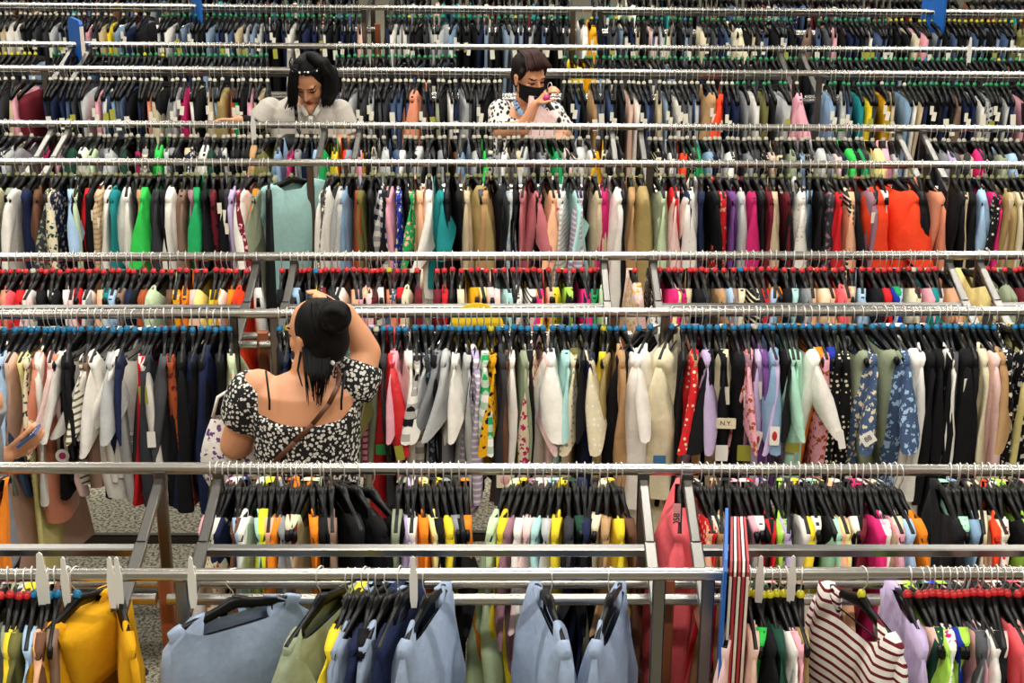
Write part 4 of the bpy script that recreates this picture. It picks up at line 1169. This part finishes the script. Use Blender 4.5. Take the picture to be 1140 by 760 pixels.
# ---- the hand with a phone reaching in at the edge
def reaching():
    Y0 = 5.15
    P = lambda x, y, dy=0.0: at_y(x, y, Y0 + dy)
    hx = P(-62, 400)
    root = empty('person', (hx.x, Y0 - .0, 0)); O = Vector(root.location)
    tag(root, 'person mostly out of view, bare forearm and hand holding a blue phone before blue-ringed rail', 'person')
    Q = lambda x, y, dy=0.0: P(x, y, dy) - O
    S = 1.0; hcl = Q(-75, 372, .0); H = frame((.3, .95, -.1))
    m = MB(); head(m, hcl, H, S)
    cx = hcl.x; z0 = hcl.z - .22
    limb(m, [hcl + Vector((0, -.01, -.05)), (cx, 0, z0 + .03)], [.055, .06])
    ell_loft(m, [((cx, .0, z0 + .05), .07, .055), ((cx, .0, z0 + .02), .12, .08), ((cx, 0, z0 - .02), .155, .1), ((cx, 0, z0 - .15), .165, .12), ((cx, 0, z0 - .35), .16, .12), ((cx, 0, z0 - .6), .185, .14), ((cx, 0, z0 - .68), .15, .12)])
    shR = Vector((cx + .15, 0, z0 - .02)); eR = Q(-42, 528, .0); wR = Q(8, 506, .04)
    limb(m, [shR, eR], [.055, .045]); limb(m, [eR, wR], [.044, .03])
    hand(m, wR, (Q(34, 488, .05) - wR), (.2, .6, .5), -1, .45, 1.0)
    shL = Vector((cx - .15, 0, z0 - .02)); limb(m, [shL, shL + Vector((-.05, 0, -.28)), shL + Vector((-.03, .1, -.5))], [.055, .045, .03])
    hand(m, shL + Vector((-.03, .1, -.5)), (0, .1, -1), (1, 0, 0), 1, .4)
    hipz = z0 - .6
    for e in (-1, 1):
        leg(m, (cx + e * .085, 0, hipz), (cx + e * .1, .02, .03)); cap(m, (cx + e * .1, -.03, .05), (cx + e * .1, .13, .035), .035, .028)
    me = remesh(m, .0065, 4); paint_face(me, hcl, H, S, [M_SKIN1, M_LIPS, M_BROW])
    b_ = bpy.data.objects.new('body', me); COL.objects.link(b_); b_.parent = root
    h = MB(); h.ball(hcl + H @ Vector((0, -.026, .035)), (.086, .098, .1), 20, 14, M=H); h.ball(hcl + H @ Vector((0, -.06, -.05)), (.075, .05, .1), 16, 12, M=H)
    meshobj('hair', remesh(h, .008, 3), root, [M_HAIRB])
    s = MB(); ell_loft(s, [((cx, .01, z0 + .045), .085, .065), ((cx, .0, z0 + .03), .125, .085), ((cx, 0, z0 - .015), .17, .112), ((cx, 0, z0 - .15), .18, .135), ((cx, 0, z0 - .35), .18, .135), ((cx, 0, z0 - .62), .195, .155)], n=50, fold=.01)
    s.tube([shR, shR.lerp(eR, .5)], [.07, .068], 20); s.tube([shL, shL + Vector((-.025, 0, -.15))], [.07, .068], 20)
    meshobj('t_shirt', remesh(s, .008, 3), root, [cloth('grey')])
    j = MB(); ell_loft(j, [((cx, 0, z0 - .52), .19, .145), ((cx, 0, z0 - .62), .194, .15), ((cx, 0, z0 - .72), .17, .13)])
    for e in (-1, 1): leg(j, (cx + e * .09, 0, hipz - .03), (cx + e * .1, .02, .06), .1)
    meshobj('trousers', remesh(j, .01, 3), root, [cloth('black')])
    ph = MB(); a = P(22, 493, .02); b2 = P(40, 479, .02)
    ph.bar((0, 0, 0), b2 - a + (b2 - a) * .1, .075, .01, up=(0, 0, 1))
    po = sharp(ph.build('phone', simple('blue_phone_case', '3d5f92', .35), loc=a))
    sc_ = MB(); dirv = (b2 - a); sc_.bar(Vector((0, 0, .0056)) + dirv * .06, dirv * 1.04 + Vector((0, 0, .0056)), .068, .0015, up=(0, 0, 1))
    sc_.build('screen', simple('phone_glass', '10141c', .1), po)
    tag(po, 'blue phone held out over the aisle in a reaching hand', 'phone')
reaching()

# ------------------------------------------------------------------ divider boards and rail clips
def board(px, pytop, rail, colr, edge, w, h, th, yaw, label, name='divider_board', cat='divider', group=None):
    X = at_z(px, 638 if rail == 'A1' else 50, ZR).x
    y = rail_y(rail, X)
    m = MB(); r = .012
    # board with a notch that sits on the rail
    prof = [(-w / 2, -h * .62), (w / 2, -h * .62), (w / 2, h * .3), (w / 2 - .04, h * .38), (-w / 2 + .02, h * .38), (-w / 2, h * .33)]
    m.rings([[Vector((s * th / 2, a, c)) for a, c in prof] for s in (-1, 1)])
    o = m.build(name, colr, smooth=False, loc=(X, y, ZR - (.05 if rail == 'A1' else 0))); o.rotation_euler = (0, 0, yaw)
    tag(o, label, cat, group)
    if edge:
        e = MB(); e.bar((0, -w / 2 - .001, -h * .6), (0, -w / 2 - .001, h * .3), th * 1.2, .003, up=(0, 1, 0)); e.build('edge_strip', edge, o, smooth=False)
    return o
M_BLUEB = simple('blue_board', '1e63b8', .45); M_REDB = simple('red_board', 'b02a35', .5); M_CRB = simple('cream_board', 'e6dccb', .55)
board(806, 565, 'A1', M_BLUEB, None, .34, .46, .008, R(-7), 'blue divider board standing on the front rail beside the white boards')
for k, (px, mm) in enumerate(((812, M_REDB), (816, M_CRB), (820, M_REDB), (824, M_CRB), (828, M_REDB))):
    board(px, 570, 'A1', mm, M_CRB if mm is M_REDB else M_REDB, .30, .42, .006, R(-7 + k * .5),
          ['dark red divider board next to the blue one', 'cream divider board, next but one to the blue board', 'dark red divider board in the middle of its fan of thin boards',
           'cream divider board near the end of its fan of thin boards', 'dark red divider board farthest from the blue one'][k], group='thin divider boards on the front rail')
board(85, 40, 'D2', M_BLUEB, M_CRB, .2, .42, .02, R(35), 'tall blue divider board among the upper rows at the picture edge near trousers'.replace(' at the picture edge near trousers', ', beside pink trousers'))
board(1083, 40, 'E1', M_BLUEB, None, .2, .3, .02, R(35), 'blue divider board on the top full rail beside the yellow-ringed hangers')
board(180, 40, 'E1', M_BLUEB, None, .12, .2, .02, R(35), 'small blue divider board on the top full rail above green-ringed hangers')

cm_ = MB()
prof = [(-.005, .06), (.0, .066), (.005, .06), (.007, .03), (.011, .0), (.010, -.06), (.007, -.085), (-.007, -.085), (-.010, -.06), (-.011, 0), (-.007, .03)]
cm_.rings([[Vector((a, -.022 + s * .0025, c)) for a, c in prof] for s in (-1, 1)])
cm_.tube([(0, -.02, .02), (0, 0, .024), (0, .02, .01)], .004, 6)
ME_CLIP = cm_.mesh('rail_clip', M_WHITEP, False)
CL = [('A1', 76, 595), ('A1', 49, 622), ('A1', 126, 600), ('A1', 134, 600), ('A1', 216, 620), ('A1', 460, 620), ('A1', 845, 618), ('A1', 882, 618)]
CLL = ['thin white rail clip above the red-ringed hangers by the hoodie', 'broad white rail clip between red-ringed and blue-ringed hangers', 'white rail clip, first of a close pair beside the hoodie', 'white rail clip, second of a close pair beside the hoodie',
       'white rail clip at the start of the dusty blue sweatshirts', 'white rail clip among the dusty blue sweatshirts', 'white rail clip just past the divider boards', 'white rail clip before the striped burgundy top']
for (rl, px, py), lb in zip(CL, CLL):
    X = at_z(px, 638, ZR).x
    o = link('rail_clip', ME_CLIP); o.location = (X, rail_y(rl, X), ZR); o.rotation_euler = (0, 0, R(rng.uniform(-12, 12)))
    if px == 49: o.scale = (1.5, 1, 1.2)
    tag(o, lb, 'rail clip', 'white plastic clips on the front rail')
for rl, px, py, lb in (('D1', 76, 80, 0), ('C2', 283, 138, 'white rail clip by the reaching hand of the pale-shirt shopper'), ('D2', 1079, 56, 'white rail clip two rails behind the masked shopper, past green-ringed hangers')):
    if not lb: continue
    X = at_z(px, py, ZR).x
    o = link('rail_clip', ME_CLIP); o.location = (X, rail_y(rl, X), ZR); o.scale = (1.2, 1, 1.3)
    tag(o, lb, 'rail clip', 'white plastic clips on farther rails')

# round yellow sign lying against the back rail of the blue-ringed rack
X = at_z(530, 347, ZR).x; Yb = rail_y('B1', X) + .11
m = MB(); n = 40; r_ = .1
m.rings([[Vector((r_ * 1.0 * math.cos(2 * PI * k / n), s * .004, r_ * .92 * math.sin(2 * PI * k / n))) for k in range(n)] for s in (-1, 1)])
o = m.build('round_sign', simple('yellow_sign', 'efc81c', .5), smooth=False, loc=(X, Yb, ZR - .1)); o.rotation_euler = (R(-14), 0, 0)
f = MB()
arc = [Vector((.06 * math.sin(R(a)), -.006, -.05 * math.cos(R(a)) + .02)) for a in range(-65, 66, 10)]
f.tube([Vector((p.x, -.006, -p.z - .03)) for p in arc], .009, 6)
f.build('dark_arc', M_PLASTIC, o)
tag(o, 'round yellow sign with dark arc behind the blue-ringed rail', 'sign')

# vermilion and white garments folded over the tubes in the rack gap are hung like the rest
# ------------------------------------------------------------------ printed labels, cards and writing on the clothes
bpy.context.view_layer.update()
def surface(px, py):
    dg = bpy.context.evaluated_depsgraph_get()
    o0 = Vector((0, 0, CAMZ)); d = ray(px, py).normalized()
    return sc.ray_cast(dg, o0, d)
def card(px, py, w, h, mat, name='label_card', text=None, roll=0.0, shape='card', tmat=None, only=None):
    hit, loc, nrm, idx, ob, mw = surface(px, py)
    if not hit: return
    top = ob
    while top.parent: top = top.parent
    if top.get('kind') or top.get('category') in ('person', 'clothing rack', 'hanger', None) : 
        print('card skipped', px, py, ob.name); return
    back = (Vector((0, 0, CAMZ)) - loc).normalized()
    n_ = Vector((back.x * .4, -1, .12)).normalized()
    rt = Vector((0, 0, 1)).cross(n_).normalized(); up = n_.cross(rt)
    M = Matrix((rt, up, n_)).transposed().to_4x4() @ Matrix.Rotation(roll, 4, 'Z')
    M.translation = loc + n_ * .012
    m = MB()
    if shape == 'card':
        m.rings([[Vector((a * w / 2, b_ * h / 2, s)) for a, b_ in ((-1, -.9), (-.9, -1), (.9, -1), (1, -.9), (1, .9), (.9, 1), (-.9, 1), (-1, .9))] for s in (-.0006, .0006)])
    else:
        m.rings([[Vector((math.cos(2 * PI * k / 24) * w / 2, math.sin(2 * PI * k / 24) * h / 2, s)) for k in range(24)] for s in (-.0006, .0006)])
    o = m.build(name, mat, top, smooth=False)
    o.matrix_world = M
    o.matrix_parent_inverse = Matrix(); o.matrix_local = top.matrix_world.inverted() @ M
    if text:
        f = bpy.data.curves.new('lettering', 'FONT'); f.body = text; f.align_x = 'CENTER'; f.align_y = 'CENTER'
        f.size = min(w * 1.1, h * .9 / max(1, .62 * len(text))) if h > w else h * .6; f.extrude = .0004; f.materials.append(tmat or M_PLASTIC)
        t0 = bpy.data.objects.new('tmp_text', f); COL.objects.link(t0); bpy.context.view_layer.update()
        me_ = bpy.data.meshes.new_from_object(t0.evaluated_get(bpy.context.evaluated_depsgraph_get()))
        bpy.data.objects.remove(t0); me_.name = 'lettering'
        t = bpy.data.objects.new('lettering', me_); COL.objects.link(t); t.parent = o
        t.location = (0, 0, .0012); t.rotation_euler = (0, 0, R(90) if h > w else 0)
    elif tmat:
        q = MB(); q.ball((0, 0, .001), (w * .26, h * .26, .001), 12, 6); q.build('printed_mark', tmat, o)
M_OL = simple('olive_card', '9a9a35', .6); M_BL = simple('blue_card', '3c6f9c', .5); M_GR = simple('green_card', '2f9c4a', .5); M_PK = simple('magenta_print', 'c03070', .5)
M_RP = simple('red_print', 'c02828', .5); M_WC = simple('white_card', 'efece4', .6); M_CC = simple('coral_patch', 'e8a0a0', .6)
card(753, 578, .022, .105, M_CC, 'printed_patch', '8058')
card(147, 491, .035, .075, M_WC, text='8838')
card(169, 488, .03, .06, M_WC)
card(70, 506, .05, .05, M_WC, 'round_sticker', shape='round', tmat=M_PK)
card(803, 503, .045, .06, M_WC)
card(808, 470, .07, .04, cloth('cream'), 'print', 'N.Y.')
card(843, 489, .025, .07, M_WC, tmat=M_RP, roll=R(-12))
card(862, 484, .035, .07, M_WC, tmat=M_RP)
card(882, 497, .05, .035, M_OL)
card(828, 503, .05, .06, M_OL)
card(734, 510, .045, .03, M_BL)
card(427, 499, .055, .04, M_GR)
card(445, 503, .03, .055, M_OL, roll=R(10))
card(936, 488, .025, .07, M_WC, roll=R(12))
card(966, 487, .05, .045, M_WC, text='88', roll=R(35))
card(562, 533, .06, .06, simple('cream_card', 'e2d5bd', .6), tmat=M_CC)
card(247, 555, .02, .03, M_WC)
card(902, 115, .03, .06, M_WC, tmat=M_RP)
